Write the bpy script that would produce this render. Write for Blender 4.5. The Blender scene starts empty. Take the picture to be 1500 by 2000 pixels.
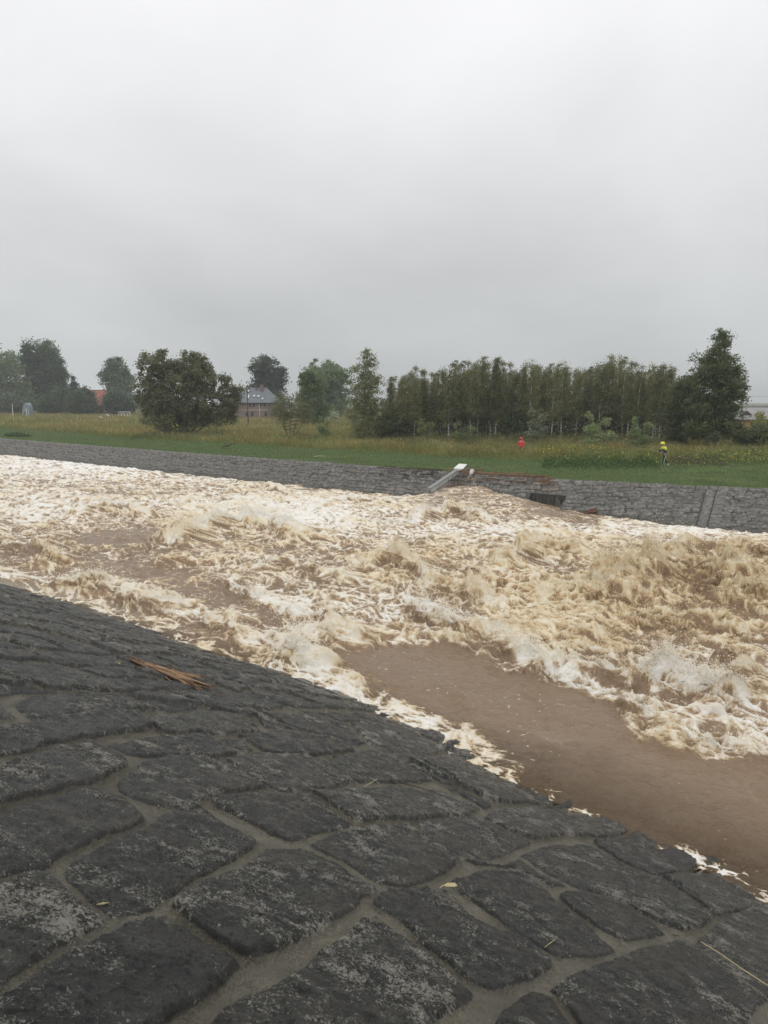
import bpy, math, random, time
import numpy as np
from math import radians, sin, cos, pi, atan2, hypot
T0 = time.time()
rs = np.random.RandomState(7)
random.seed(7)
SC = bpy.context.scene
COL = SC.collection
f32 = np.float32

# ------------------------------------------------------------------ camera
HC = 6.1                      # eye height above the river surface
TH = math.atan(215 / 1500)
FW, FH = 1500.0, 1500.0
HB = 1.43                     # far meadow above the river surface

def ray(px, py):
    a = (px - 750) / 1500; b = (1000 - py) / 1500
    return np.array([a, cos(TH) + b * sin(TH), -sin(TH) + b * cos(TH)])
def at(px, py, z=0.0):
    """a point of the photograph turned into a world point at height z"""
    d = ray(px, py); t = (z - HC) / d[2]
    return np.array([0, 0, HC]) + d * t
def atD(px, py, D):
    d = ray(px, py); return np.array([0, 0, HC]) + d * (D / d[1])

cam = bpy.data.cameras.new('camera'); camo = bpy.data.objects.new('camera', cam); COL.objects.link(camo)
camo.location = (0, 0, HC); camo.rotation_euler = (pi / 2 - TH, 0, 0)
cam.sensor_fit = 'HORIZONTAL'; cam.sensor_width = 36; cam.lens = 36.0
cam.clip_start = 0.05; cam.clip_end = 6000
SC.camera = camo

# ------------------------------------------------------------------ object helpers
def tag(o, label=None, cat=None, group=None, kind=None):
    if label: o['label'] = label
    if cat: o['category'] = cat
    if group: o['group'] = group
    if kind: o['kind'] = kind
    return o
def empty(name, loc=(0, 0, 0), rz=0.0):
    o = bpy.data.objects.new(name, None); COL.objects.link(o); o.empty_display_size = .3
    o.location = loc; o.rotation_euler = (0, 0, rz); return o
def mesh_np(name, V, F, mat=None, attrs=None, smooth=True, parent=None, cols=None, link=True):
    """V (n,3); F (m,k) one array, or list of arrays of equal-width faces"""
    me = bpy.data.meshes.new(name)
    V = np.ascontiguousarray(V, dtype=f32)
    Fs = F if isinstance(F, list) else [F]
    Fs = [np.asarray(x, dtype=np.int32) for x in Fs if len(x)]
    me.vertices.add(len(V)); me.vertices.foreach_set('co', V.ravel())
    nl = sum(x.size for x in Fs); nf = sum(len(x) for x in Fs)
    me.loops.add(nl); me.polygons.add(nf)
    me.loops.foreach_set('vertex_index', np.concatenate([x.ravel() for x in Fs]))
    tot = np.concatenate([np.full(len(x), x.shape[1], np.int32) for x in Fs])
    st = np.concatenate([[0], np.cumsum(tot)[:-1]]).astype(np.int32)
    me.polygons.foreach_set('loop_start', st); me.polygons.foreach_set('loop_total', tot)
    me.polygons.foreach_set('use_smooth', np.full(nf, smooth, dtype=bool))
    if attrs:
        for k, v in attrs.items():
            a = me.attributes.new(k, 'FLOAT', 'POINT'); a.data.foreach_set('value', np.ascontiguousarray(v, dtype=f32).ravel())
    if cols is not None:
        a = me.attributes.new('tint', 'FLOAT_COLOR', 'POINT')
        c = np.ones((len(V), 4), f32); c[:, :3] = cols; a.data.foreach_set('color', c.ravel())
    me.update(calc_edges=True)
    if mat is not None: me.materials.append(mat)
    if not link: return me
    o = bpy.data.objects.new(name, me); COL.objects.link(o)
    if parent is not None: o.parent = parent
    return o
def grid_faces(nr, nc):
    i = np.arange(nr * nc, dtype=np.int32).reshape(nr, nc)
    return np.stack([i[:-1, :-1], i[:-1, 1:], i[1:, 1:], i[1:, :-1]], -1).reshape(-1, 4)

class MB:
    """collects boxes, tubes and polygons; build() links them as one mesh"""
    def __init__(s): s.v = []; s.f3 = []; s.f4 = []; s.n = 0
    def add(s, V, F):
        V = np.asarray(V, dtype=float); F = np.asarray(F, dtype=np.int32) + s.n
        s.v.append(V); s.n += len(V)
        (s.f4 if F.shape[1] == 4 else s.f3).append(F)
    def box(s, c, d, rz=0.0):
        x, y, z = [k / 2 for k in d]
        P = np.array([[a * x, b * y, g * z] for g in (-1, 1) for a, b in ((-1, -1), (1, -1), (1, 1), (-1, 1))])
        R = np.array([[cos(rz), -sin(rz), 0], [sin(rz), cos(rz), 0], [0, 0, 1]])
        s.hexa(P @ R.T + np.array(c))
    def hexa(s, P):
        s.add(P, [[3, 2, 1, 0], [4, 5, 6, 7], [0, 1, 5, 4], [1, 2, 6, 5], [2, 3, 7, 6], [3, 0, 4, 7]])
    def tube(s, pts, rad, sides=6, cap=True):
        pts = np.asarray(pts, float); n = len(pts)
        rad = np.full(n, rad) if np.isscalar(rad) else np.asarray(rad, float)
        t = np.gradient(pts, axis=0); t /= (np.linalg.norm(t, axis=1)[:, None] + 1e-9)
        ref = np.where(np.abs(t[:, 2:3]) > .9, np.array([[1., 0, 0]]), np.array([[0, 0, 1.]]))
        a = np.cross(t, ref); a /= np.linalg.norm(a, axis=1)[:, None] + 1e-9; b = np.cross(t, a)
        th = np.arange(sides) * 2 * pi / sides
        V = pts[:, None] + rad[:, None, None] * (a[:, None] * np.cos(th)[None, :, None] + b[:, None] * np.sin(th)[None, :, None])
        V = V.reshape(-1, 3); i = np.arange(n * sides).reshape(n, sides); j = np.roll(i, -1, 1)
        F = np.stack([i[:-1], j[:-1], j[1:], i[1:]], -1).reshape(-1, 4)
        s.add(V, F)
        if cap:
            for r in (0, n - 1):
                k = s.n; s.v.append(pts[r:r + 1]); s.n += 1
                base = k - n * sides if r == 0 else k - n * sides - 1
                ids = base + i[r]; jd = base + j[r]
                s.f3.append(np.stack([ids, jd, np.full(sides, k)], -1).astype(np.int32))
    def ball(s, c, r, nu=8, nv=6):
        r = np.array([r] * 3 if np.isscalar(r) else r, float)
        V = [[0, 0, 1]] + [[sin(pi * j / nv) * cos(2 * pi * i / nu), sin(pi * j / nv) * sin(2 * pi * i / nu), cos(pi * j / nv)] for j in range(1, nv) for i in range(nu)] + [[0, 0, -1]]
        F = []; 
        for i in range(nu):
            i2 = (i + 1) % nu
            F.append([0, 1 + i, 1 + i2])
            F.append([len(V) - 1, 1 + (nv - 2) * nu + i2, 1 + (nv - 2) * nu + i])
            for j in range(nv - 2):
                a, b, c2, d = 1 + j * nu + i, 1 + (j + 1) * nu + i, 1 + (j + 1) * nu + i2, 1 + j * nu + i2
                F.append([a, b, c2]); F.append([a, c2, d])
        s.add(np.array(V) * r + np.array(c), F)
    def build(s, name, mat, parent=None, smooth=False, attrs=None, link=True):
        F = []
        if s.f4: F.append(np.concatenate(s.f4))
        if s.f3: F.append(np.concatenate(s.f3))
        return mesh_np(name, np.concatenate(s.v), F, mat, smooth=smooth, parent=parent, link=link, attrs=attrs)

# ------------------------------------------------------------------ numpy noise
_p = {}
def _tab(seed):
    if seed not in _p:
        r = np.random.RandomState(seed + 100); p = r.permutation(256).astype(np.int32)
        a = r.rand(256) * 2 * pi
        _p[seed] = (np.concatenate([p, p]), np.cos(a).astype(f32), np.sin(a).astype(f32))
    return _p[seed]
def pn(x, y, seed=0):
    p, gx, gy = _tab(seed)
    x = x.astype(f32); y = y.astype(f32)
    fx = np.floor(x); fy = np.floor(y); ix = fx.astype(np.int32) & 255; iy = fy.astype(np.int32) & 255
    x = x - fx; y = y - fy; ix1 = (ix + 1) & 255; iy1 = (iy + 1) & 255
    u = x * x * x * (x * (x * 6 - 15) + 10); v = y * y * y * (y * (y * 6 - 15) + 10)
    def g(a, b, dx, dy):
        h = p[p[a] + b]; return gx[h] * dx + gy[h] * dy
    n00 = g(ix, iy, x, y); n10 = g(ix1, iy, x - 1, y); n01 = g(ix, iy1, x, y - 1); n11 = g(ix1, iy1, x - 1, y - 1)
    a = n00 + u * (n10 - n00); b = n01 + u * (n11 - n01)
    return (a + v * (b - a)) * 1.4
def fbm(x, y, o=4, seed=0, g=.5):
    s = 0; a = 1.; t = 0
    for k in range(o): s = s + a * pn(x * 2.03 ** k + 13.7 * k, y * 2.03 ** k - 7.1 * k, seed + k); t += a; a *= g
    return s / t
def ridged(x, y, o=4, seed=0, g=.6):
    s = 0; a = 1.; t = 0
    for k in range(o):
        n = 1 - np.abs(pn(x * 2.03 ** k + 5.3 * k, y * 2.03 ** k + 9.1 * k, seed + k)) * 1.7
        s = s + a * np.clip(n, 0, 1) ** 2; t += a; a *= g
    return s / t
def billow(x, y, o=4, seed=0, g=.55):
    s = 0; a = 1.; t = 0
    for k in range(o):
        s = s + a * np.minimum(np.abs(pn(x * 2.03 ** k + 3.3 * k, y * 2.03 ** k - 4.1 * k, seed + k)) * 1.9, 1); t += a; a *= g
    return s / t
def ss(x, a, b):
    t = np.clip((x - a) / (b - a), 0, 1); return t * t * (3 - 2 * t)
def polydist(X, Y, P):
    """distance, signed side of the nearest segment, arc position"""
    best = np.full(X.shape, 1e9, f32); side = np.zeros(X.shape, f32); arc = np.zeros(X.shape, f32); L = 0
    for (x0, y0), (x1, y1) in zip(P[:-1], P[1:]):
        dx, dy = x1 - x0, y1 - y0; l2 = dx * dx + dy * dy; l = math.sqrt(l2)
        t = np.clip(((X - x0) * dx + (Y - y0) * dy) / l2, 0, 1)
        qx = X - (x0 + t * dx); qy = Y - (y0 + t * dy); d = np.sqrt(qx * qx + qy * qy)
        m = d < best; best = np.where(m, d, best); side = np.where(m, np.sign(dx * qy - dy * qx), side); arc = np.where(m, L + t * l, arc); L += l
    return best, side, arc, L
def inpoly(X, Y, P):
    c = np.zeros(X.shape, bool); n = len(P)
    for i in range(n):
        x0, y0 = P[i]; x1, y1 = P[(i + 1) % n]
        if y0 == y1: continue
        m = ((y0 > Y) != (y1 > Y)) & (X < (x1 - x0) * (Y - y0) / (y1 - y0) + x0)
        c ^= m
    return c
def softpoly(X, Y, P, w):
    P = list(P); d, _, _, _ = polydist(X, Y, P + [P[0]])
    s = np.where(inpoly(X, Y, P), d, -d)
    return ss(s, -w, w)

# ------------------------------------------------------------------ materials
def mat(name):
    m = bpy.data.materials.new(name); m.use_nodes = True; nt = m.node_tree
    b = nt.nodes['Principled BSDF']; return m, nt, b
def N(nt, t, **k):
    n = nt.nodes.new(t)
    for a, b in k.items():
        if hasattr(n, a): setattr(n, a, b)
    return n
def L(nt, a, b): nt.links.new(a, b)
def noise(nt, scale, detail=4, rough=.5, vec=None, dist=0.0, out='Fac'):
    n = N(nt, 'ShaderNodeTexNoise'); n.inputs['Scale'].default_value = scale; n.inputs['Detail'].default_value = detail
    n.inputs['Roughness'].default_value = rough; n.inputs['Distortion'].default_value = dist
    if vec is not None: L(nt, vec, n.inputs['Vector'])
    return n.outputs[out]
def ramp(nt, fac, stops, interp='LINEAR'):
    r = N(nt, 'ShaderNodeValToRGB'); r.color_ramp.interpolation = interp; e = r.color_ramp.elements
    while len(e) < len(stops): e.new(.5)
    for k, (p, c) in enumerate(stops):
        e[k].position = p; e[k].color = (c[0], c[1], c[2], 1) if not np.isscalar(c) else (c, c, c, 1)
    L(nt, fac, r.inputs[0]); return r.outputs[0]
def math_(nt, op, a, b=None, c=None, clamp=False):
    n = N(nt, 'ShaderNodeMath'); n.operation = op; n.use_clamp = clamp
    for i, x in enumerate((a, b, c)):
        if x is None: continue
        if isinstance(x, (int, float)): n.inputs[i].default_value = x
        else: L(nt, x, n.inputs[i])
    return n.outputs[0]
def mix(nt, f, a, b, mode='MIX'):
    n = N(nt, 'ShaderNodeMix'); n.data_type = 'RGBA'; n.blend_type = mode
    for s, x in ((n.inputs[0], f), (n.inputs[6], a), (n.inputs[7], b)):
        if isinstance(x, (int, float)): s.default_value = x
        elif isinstance(x, tuple): s.default_value = (*x, 1)
        else: L(nt, x, s)
    return n.outputs[2]
def attr(nt, name, out='Fac'):
    a = N(nt, 'ShaderNodeAttribute'); a.attribute_name = name; return a.outputs[out]
def bump(nt, b, h, strength=.5, dist=.01):
    n = N(nt, 'ShaderNodeBump'); n.inputs['Strength'].default_value = strength; n.inputs['Distance'].default_value = dist
    L(nt, h, n.inputs['Height']); L(nt, n.outputs[0], b.inputs['Normal'])
def objco(nt):
    return N(nt, 'ShaderNodeTexCoord').outputs['Object']
def plain(name, c, rough=.7, var=.25, scale=6, spec=.5, metal=0.):
    m, nt, b = mat(name); o = objco(nt); n = noise(nt, scale, 5, .6, o)
    k = ramp(nt, n, [(.25, tuple(x * (1 - var) for x in c)), (.75, tuple(min(1, x * (1 + var)) for x in c))])
    L(nt, k, b.inputs['Base Color']); b.inputs['Roughness'].default_value = rough; b.inputs['Specular IOR Level'].default_value = spec
    b.inputs['Metallic'].default_value = metal
    bump(nt, b, n, .2, .01); return m

# paving stone of the near slope; attrs: stone 0 mortar..1 stone, sid per stone random
def stone_mat(name, dark, pale, mortar, s=1.0, lich=1.0, far=False):
    m, nt, b = mat(name); o = objco(nt)
    st = attr(nt, 'stone'); sid = attr(nt, 'sid'); wet = attr(nt, 'wet')
    n1 = noise(nt, 9 * s, 6, .62, o); n2 = noise(nt, 62 * s, 6, .72, o, .6); n3 = noise(nt, 2.2 * s, 4, .6, o); n4 = noise(nt, 170 * s, 3, .6, o)
    base = ramp(nt, n1, [(.3, tuple(x * .42 for x in dark)), (.53, dark), (.75, tuple(x * 2.2 for x in dark))])
    base = mix(nt, .55, base, mix(nt, sid, (.62, .66, .66), (1.5, 1.42, 1.28)), 'MULTIPLY')
    # lichen: fine crisp flakes gathered in patches
    patch = math_(nt, 'ADD', math_(nt, 'MULTIPLY', n3, .55), math_(nt, 'MULTIPLY', n1, .5))
    fl = math_(nt, 'ADD', math_(nt, 'MULTIPLY', n2, .75), math_(nt, 'MULTIPLY', patch, .75))
    fl = math_(nt, 'ADD', fl, math_(nt, 'MULTIPLY', math_(nt, 'SUBTRACT', sid, .5), .04))
    lm = ramp(nt, fl, [(.80, 0.0), (.85, 1.0)])
    lm = math_(nt, 'MULTIPLY', lm, .9 * lich)
    lc = mix(nt, n4, tuple(x * .55 for x in pale), tuple(min(1, x * 1.35) for x in pale))
    base = mix(nt, lm, base, lc)
    # rings of pale crust lichen
    v = N(nt, 'ShaderNodeTexVoronoi'); v.feature = 'F1'; v.inputs['Scale'].default_value = 4.3 * s
    dv = N(nt, 'ShaderNodeVectorMath'); dv.operation = 'ADD'; L(nt, o, dv.inputs[0])
    nn = N(nt, 'ShaderNodeTexNoise'); nn.inputs['Scale'].default_value = 14 * s; nn.inputs['Detail'].default_value = 3; L(nt, o, nn.inputs['Vector'])
    sc = N(nt, 'ShaderNodeVectorMath'); sc.operation = 'SCALE'; sc.inputs['Scale'].default_value = .12 / s; L(nt, nn.outputs['Color'], sc.inputs[0]); L(nt, sc.outputs[0], dv.inputs[1])
    L(nt, dv.outputs[0], v.inputs['Vector'])
    ring = ramp(nt, v.outputs['Distance'], [(.0, .25), (.085, .35), (.11, 1.0), (.135, 0.0)])
    pick = N(nt, 'ShaderNodeSeparateColor'); L(nt, v.outputs['Color'], pick.inputs[0])
    ring = math_(nt, 'MULTIPLY', ring, math_(nt, 'LESS_THAN', pick.outputs[0], .3 * lich))
    base = mix(nt, math_(nt, 'MULTIPLY', ring, .6), base, (.24, .25, .21))
    mo = ramp(nt, math_(nt, 'ADD', math_(nt, 'MULTIPLY', n4, .6), math_(nt, 'MULTIPLY', n3, .5)), [(.40, tuple(x * .38 for x in mortar)), (.56, tuple(x * .9 for x in mortar)), (.72, tuple(x * 1.5 for x in mortar))])
    edge = math_(nt, 'ADD', st, math_(nt, 'MULTIPLY', math_(nt, 'SUBTRACT', n2, .5), .5))
    k = ramp(nt, edge, [(.30, 0.0), (.55, 1.0)])
    col = mix(nt, k, mo, base)
    col = mix(nt, wet, col, (.055, .05, .038))
    L(nt, col, b.inputs['Base Color'])
    ro = ramp(nt, n3, [(.40, .26 if not far else .6), (.56, .68)])
    ro2 = math_(nt, 'MAXIMUM', ro, math_(nt, 'MULTIPLY', lm, .9)); ro2 = math_(nt, 'MAXIMUM', ro2, math_(nt, 'SUBTRACT', 1.0, math_(nt, 'ADD', k, .2)))
    gl = attr(nt, 'gloss'); ro2 = math_(nt, 'MULTIPLY', ro2, math_(nt, 'SUBTRACT', 1.0, math_(nt, 'MULTIPLY', gl, .72)))
    L(nt, ro2, b.inputs['Roughness']); b.inputs['Specular IOR Level'].default_value = .42 if not far else .3
    hgt = math_(nt, 'ADD', math_(nt, 'MULTIPLY', n2, .8), math_(nt, 'ADD', math_(nt, 'MULTIPLY', n1, 1.6), math_(nt, 'MULTIPLY', lm, .35)))
    bump(nt, b, hgt, .9 if not far else .6, .02 / s)
    return m
M_NEAR = stone_mat('wet_paving_stone', (.0255, .0262, .0235), (.26, .25, .21), (.155, .142, .108))
M_FAR = stone_mat('river_wall_stone', (.138, .134, .126), (.26, .25, .235), (.075, .07, .055), s=.55, lich=.5, far=True)

def water_mat():
    m, nt, b = mat('silty_water'); o = objco(nt)
    fo = attr(nt, 'foam'); tn = attr(nt, 'tan'); de = attr(nt, 'depth')
    st = N(nt, 'ShaderNodeVectorMath'); st.operation = 'MULTIPLY'; st.inputs[1].default_value = (1, 1, 1.6); L(nt, o, st.inputs[0])
    n1 = noise(nt, 7, 7, .68, st.outputs[0], 1.2); n2 = noise(nt, 26, 5, .7, st.outputs[0], .8)
    d = math_(nt, 'ADD', math_(nt, 'MULTIPLY', math_(nt, 'SUBTRACT', n1, .5), .55), math_(nt, 'MULTIPLY', math_(nt, 'SUBTRACT', n2, .5), .45))
    amp = ramp(nt, fo, [(0.0, .20), (.15, .8), (.6, 1.0), (1.0, .8)])
    f2 = math_(nt, 'ADD', fo, math_(nt, 'MULTIPLY', d, amp))
    white = ramp(nt, f2, [(0.0, (.215, .142, .080)), (.26, (.24, .165, .098)), (.40, (.35, .255, .16)), (.54, (.55, .45, .32)), (.68, (.78, .73, .64)), (.88, (.90, .88, .83))])
    tan = ramp(nt, f2, [(0.0, (.19, .115, .058)), (.25, (.26, .165, .080)), (.42, (.42, .30, .165)), (.60, (.62, .475, .28)), (.80, (.77, .665, .46)), (1.0, (.80, .73, .58))])
    c = mix(nt, tn, white, tan)
    L(nt, c, b.inputs['Base Color'])
    L(nt, ramp(nt, f2, [(.15, .12), (.45, .38), (.75, .62)]), b.inputs['Roughness'])
    L(nt, ramp(nt, f2, [(.2, .55), (.6, .4)]), b.inputs['Specular IOR Level'])
    n3 = noise(nt, 3.2, 6, .62, st.outputs[0], .7)
    h = math_(nt, 'ADD', math_(nt, 'MULTIPLY', n3, .9), math_(nt, 'ADD', math_(nt, 'MULTIPLY', n1, .5), math_(nt, 'MULTIPLY', n2, math_(nt, 'MULTIPLY', fo, .5))))
    bump(nt, b, h, .65, .09)
    tr = N(nt, 'ShaderNodeBsdfTransparent'); tr.inputs[0].default_value = (.80, .74, .62, 1)
    mx = N(nt, 'ShaderNodeMixShader')
    op = math_(nt, 'ADD', math_(nt, 'MULTIPLY', de, 1.0), math_(nt, 'MULTIPLY', ramp(nt, f2, [(.4, 0.), (.62, 1.)]), .9), None, True)
    L(nt, op, mx.inputs[0]); L(nt, tr.outputs[0], mx.inputs[1]); L(nt, b.outputs[0], mx.inputs[2])
    L(nt, mx.outputs[0], nt.nodes['Material Output'].inputs['Surface'])
    return m
M_WATER = water_mat()
def spray_mat():
    m, nt, b = mat('spray_droplets'); L(nt, attr(nt, 'tint', 'Color'), b.inputs['Base Color'])
    b.inputs['Roughness'].default_value = .6
    return m
M_SPRAY = spray_mat()
def leaf_mat(name, trans=.25):
    m, nt, b = mat(name); c = attr(nt, 'tint', 'Color')
    oi = N(nt, 'ShaderNodeObjectInfo'); r = math_(nt, 'ADD', math_(nt, 'MULTIPLY', oi.outputs['Random'], .5), .75)
    cc = N(nt, 'ShaderNodeVectorMath'); cc.operation = 'SCALE'; L(nt, c, cc.inputs[0]); L(nt, r, cc.inputs['Scale'])
    L(nt, cc.outputs[0], b.inputs['Base Color']); b.inputs['Roughness'].default_value = .55; b.inputs['Specular IOR Level'].default_value = .35
    t = N(nt, 'ShaderNodeBsdfTranslucent'); L(nt, cc.outputs[0], t.inputs[0])
    mx = N(nt, 'ShaderNodeMixShader'); mx.inputs[0].default_value = trans
    L(nt, b.outputs[0], mx.inputs[1]); L(nt, t.outputs[0], mx.inputs[2]); L(nt, mx.outputs[0], nt.nodes['Material Output'].inputs['Surface'])
    return m
M_LEAF = leaf_mat('leaves', .38); M_BLADE = leaf_mat('grass_blades', .4)
M_BARK = plain('dark_bark', (.050, .043, .034), .9, .4, 12)
M_BIRCH = None
def birch_mat():
    m, nt, b = mat('birch_bark'); o = objco(nt)
    st = N(nt, 'ShaderNodeVectorMath'); st.operation = 'MULTIPLY'; st.inputs[1].default_value = (2, 2, 6); L(nt, o, st.inputs[0])
    n = noise(nt, 1.4, 4, .7, st.outputs[0])
    L(nt, ramp(nt, n, [(.40, (.07, .065, .055)), (.50, (.50, .49, .44)), (.8, (.62, .61, .56))]), b.inputs['Base Color']); b.inputs['Roughness'].default_value = .8
    return m
M_BIRCH = birch_mat()
print('mats', round(time.time() - T0, 1))

# ------------------------------------------------------------------ near slope
NV = np.array([.674, .737]); EV = np.array([.737, -.674]); P0 = at(0, 1145)[:2]
TN = .46
SH = [(-500, 1060), (-250, 1100), (0, 1145), (150, 1184), (300, 1240), (440, 1290), (600, 1335), (700, 1382), (850, 1440), (1000, 1512), (1080, 1556), (1250, 1640), (1400, 1702), (1500, 1750), (1700, 1850)]
_sh = np.array([at(*p)[:2] for p in SH]) - P0
_st, _sc = _sh @ EV, _sh @ NV
def slope_d(X, Y):
    qx = X - P0[0]; qy = Y - P0[1]
    t = qx * EV[0] + qy * EV[1]; q = qx * NV[0] + qy * NV[1]
    c = np.interp(t, _st, _sc)
    d0 = -q
    w = np.clip(1 - np.maximum(d0, 0) / 9, 0, 1)
    return d0 + c * w, t
def slope_z(X, Y):
    d, t = slope_d(X, Y)
    w = ss(t, 17.0, 20.5) * .7
    z = np.where(d > 0, TN * (d * np.abs(d) / (np.abs(d) + w + 1e-6) + w * (1 - np.exp(-np.abs(d) / 3))), TN * d * (1 - .8 * w))
    # level crown of the bank behind the photographer
    top = 5.6
    return np.where(z < top - .6, z, top - .6 + .6 * np.tanh((z - top + .6) / .6))
def hit(px, py):
    d = ray(px, py); lo, hi = .5, 60.
    for s in np.arange(1, 60, .1):
        p = np.array([0, 0, HC]) + d * s
        if p[2] < slope_z(p[0], p[1]): lo, hi = s - .1, s; break
    for _ in range(30):
        s = (lo + hi) / 2; p = np.array([0, 0, HC]) + d * s
        if p[2] < slope_z(p[0], p[1]): hi = s
        else: lo = s
    return p
STONES = [
 [(245,1520),(320,1485),(400,1485),(522,1545),(430,1565),(395,1580),(345,1585),(290,1572),(240,1550)],
 [(132,1695),(215,1650),(350,1600),(400,1595),(450,1625),(490,1650),(480,1670),(350,1740),(280,1777),(215,1795),(170,1765),(145,1725)],
 [(340,1780),(450,1710),(530,1665),(595,1665),(670,1695),(730,1740),(690,1770),(600,1825),(530,1865),(480,1875),(435,1855),(380,1815)],
 [(-120,1640),(0,1600),(90,1570),(200,1555),(235,1570),(272,1610),(250,1630),(95,1695),(0,1725),(-120,1770)],
 [(-100,1560),(0,1512),(100,1468),(175,1457),(215,1475),(250,1508),(215,1522),(125,1548),(45,1575),(0,1592),(-100,1630)],
 [(-120,1790),(0,1748),(65,1718),(110,1740),(205,1815),(100,1875),(0,1930),(-120,1990)],
 [(5,1980),(60,1925),(215,1835),(280,1805),(320,1805),(370,1835),(460,1895),(430,1925),(325,2000),(200,2080),(0,2080)],
 [(380,2060),(470,1980),(560,1945),(650,1870),(715,1815),(750,1825),(850,1885),(910,1945),(850,1985),(780,2060)],
 [(617,1657),(667,1640),(733,1630),(797,1630),(833,1657),(893,1690),(833,1720),(777,1737),(733,1723),(683,1697),(640,1677)],
 [(403,1577),(440,1557),(523,1553),(600,1560),(683,1615),(607,1633),(560,1647),(533,1637),(510,1620),(467,1600)],
 [(615,1557),(690,1548),(780,1542),(870,1548),(930,1580),(905,1598),(830,1608),(750,1608),(700,1612)],
 [(880,1478),(945,1495),(1000,1520),(1088,1563),(1040,1570),(960,1575),(930,1560),(870,1530),(800,1500)],
 [(825,1620),(885,1605),(950,1610),(1028,1648),(990,1668),(945,1680),(895,1672),(845,1648)],
 [(950,1608),(965,1595),(1030,1582),(1175,1580),(1260,1605),(1230,1625),(1100,1635),(1035,1645)],
 [(1165,1650),(1250,1630),(1300,1650),(1355,1685),(1340,1702),(1255,1712),(1200,1685)],
 [(1020,1675),(1070,1655),(1150,1652),(1215,1690),(1290,1720),(1350,1750),(1388,1795),(1365,1820),(1330,1822),(1270,1800),(1180,1760),(1080,1715)],
 [(1090,1765),(1140,1750),(1190,1750),(1240,1785),(1290,1825),(1250,1835),(1215,1838),(1160,1815),(1120,1790)],
 [(890,1730),(960,1712),(1020,1715),(1090,1765),(1140,1810),(1190,1860),(1150,1870),(1090,1872),(1030,1840),(960,1790),(905,1750)],
 [(735,1770),(760,1750),(830,1745),(880,1775),(960,1830),(1030,1855),(1068,1885),(1030,1915),(960,1935),(920,1920),(850,1870),(780,1800)],
 [(1080,1950),(1140,1915),(1280,1862),(1340,1850),(1400,1890),(1490,1950),(1450,1985),(1400,2050),(1200,2080),(1130,2040)],
 [(1365,1850),(1420,1800),(1500,1780),(1620,1780),(1620,1900),(1520,1960),(1440,1905)],
 [(960,2080),(990,2000),(1040,1965),(1075,1960),(1120,2000),(1180,2060)],
 [(1270,1722),(1340,1715),(1410,1700),(1440,1720),(1490,1765),(1440,1785),(1400,1800),(1360,1770)],
 [(32,1380),(67,1370),(167,1368),(260,1382),(300,1395),(180,1400),(70,1412)],
 [(-80,1445),(0,1430),(83,1417),(167,1400),(267,1403),(300,1430),(167,1447),(67,1477),(0,1483),(-80,1500)],
 [(220,1462),(300,1447),(393,1440),(460,1480),(400,1487),(307,1490),(255,1478)],
 [(280,1412),(400,1400),(483,1405),(505,1432),(430,1438),(330,1440)],
 [(445,1490),(520,1483),(600,1487),(650,1510),(690,1533),(610,1548),(560,1555),(530,1545),(480,1515)],
 [(620,1490),(700,1480),(790,1500),(850,1530),(700,1532),(660,1510)],
 [(690,1470),(760,1465),(850,1510),(930,1545),(860,1535),(790,1500)],
 [(470,1445),(560,1435),(660,1450),(700,1470),(620,1480),(520,1475)],
 [(690,1420),(790,1430),(870,1465),(800,1485),(730,1460)],
]
def hash2(a, b, s=0):
    v = np.sin(a * 12.9898 + b * 78.233 + s * 37.719) * 43758.5453; return v - np.floor(v)
def coursed(u, v, rh, w, seed=0):
    """irregular coursed blocks: distance to the nearest joint and an id"""
    r = np.floor(v / rh); rj0 = (hash2(r, 3., seed) - .5) * .35 * rh; rj1 = (hash2(r + 1, 3., seed) - .5) * .35 * rh
    lo = r * rh + rj0; hi = (r + 1) * rh + rj1
    below = v < lo; above = v > hi; r = r - below + above
    rj0 = (hash2(r, 3., seed) - .5) * .35 * rh; rj1 = (hash2(r + 1, 3., seed) - .5) * .35 * rh
    dv = np.minimum(v - (r * rh + rj0), (r + 1) * rh + rj1 - v)
    ww = w * (.8 + .5 * hash2(r, 9., seed)); uu = u + hash2(r, 5., seed) * 7 * w
    c = np.floor(uu / ww)
    def edge(c): return (c + (hash2(c, r, seed + 1) - .5) * .6) * ww
    lo = edge(c); hi = edge(c + 1); c = c - (uu < lo) + (uu > hi); lo = edge(c); hi = edge(c + 1)
    du = np.minimum(uu - lo, hi - uu)
    return np.minimum(dv, du), hash2(c, r, seed + 2)

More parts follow.
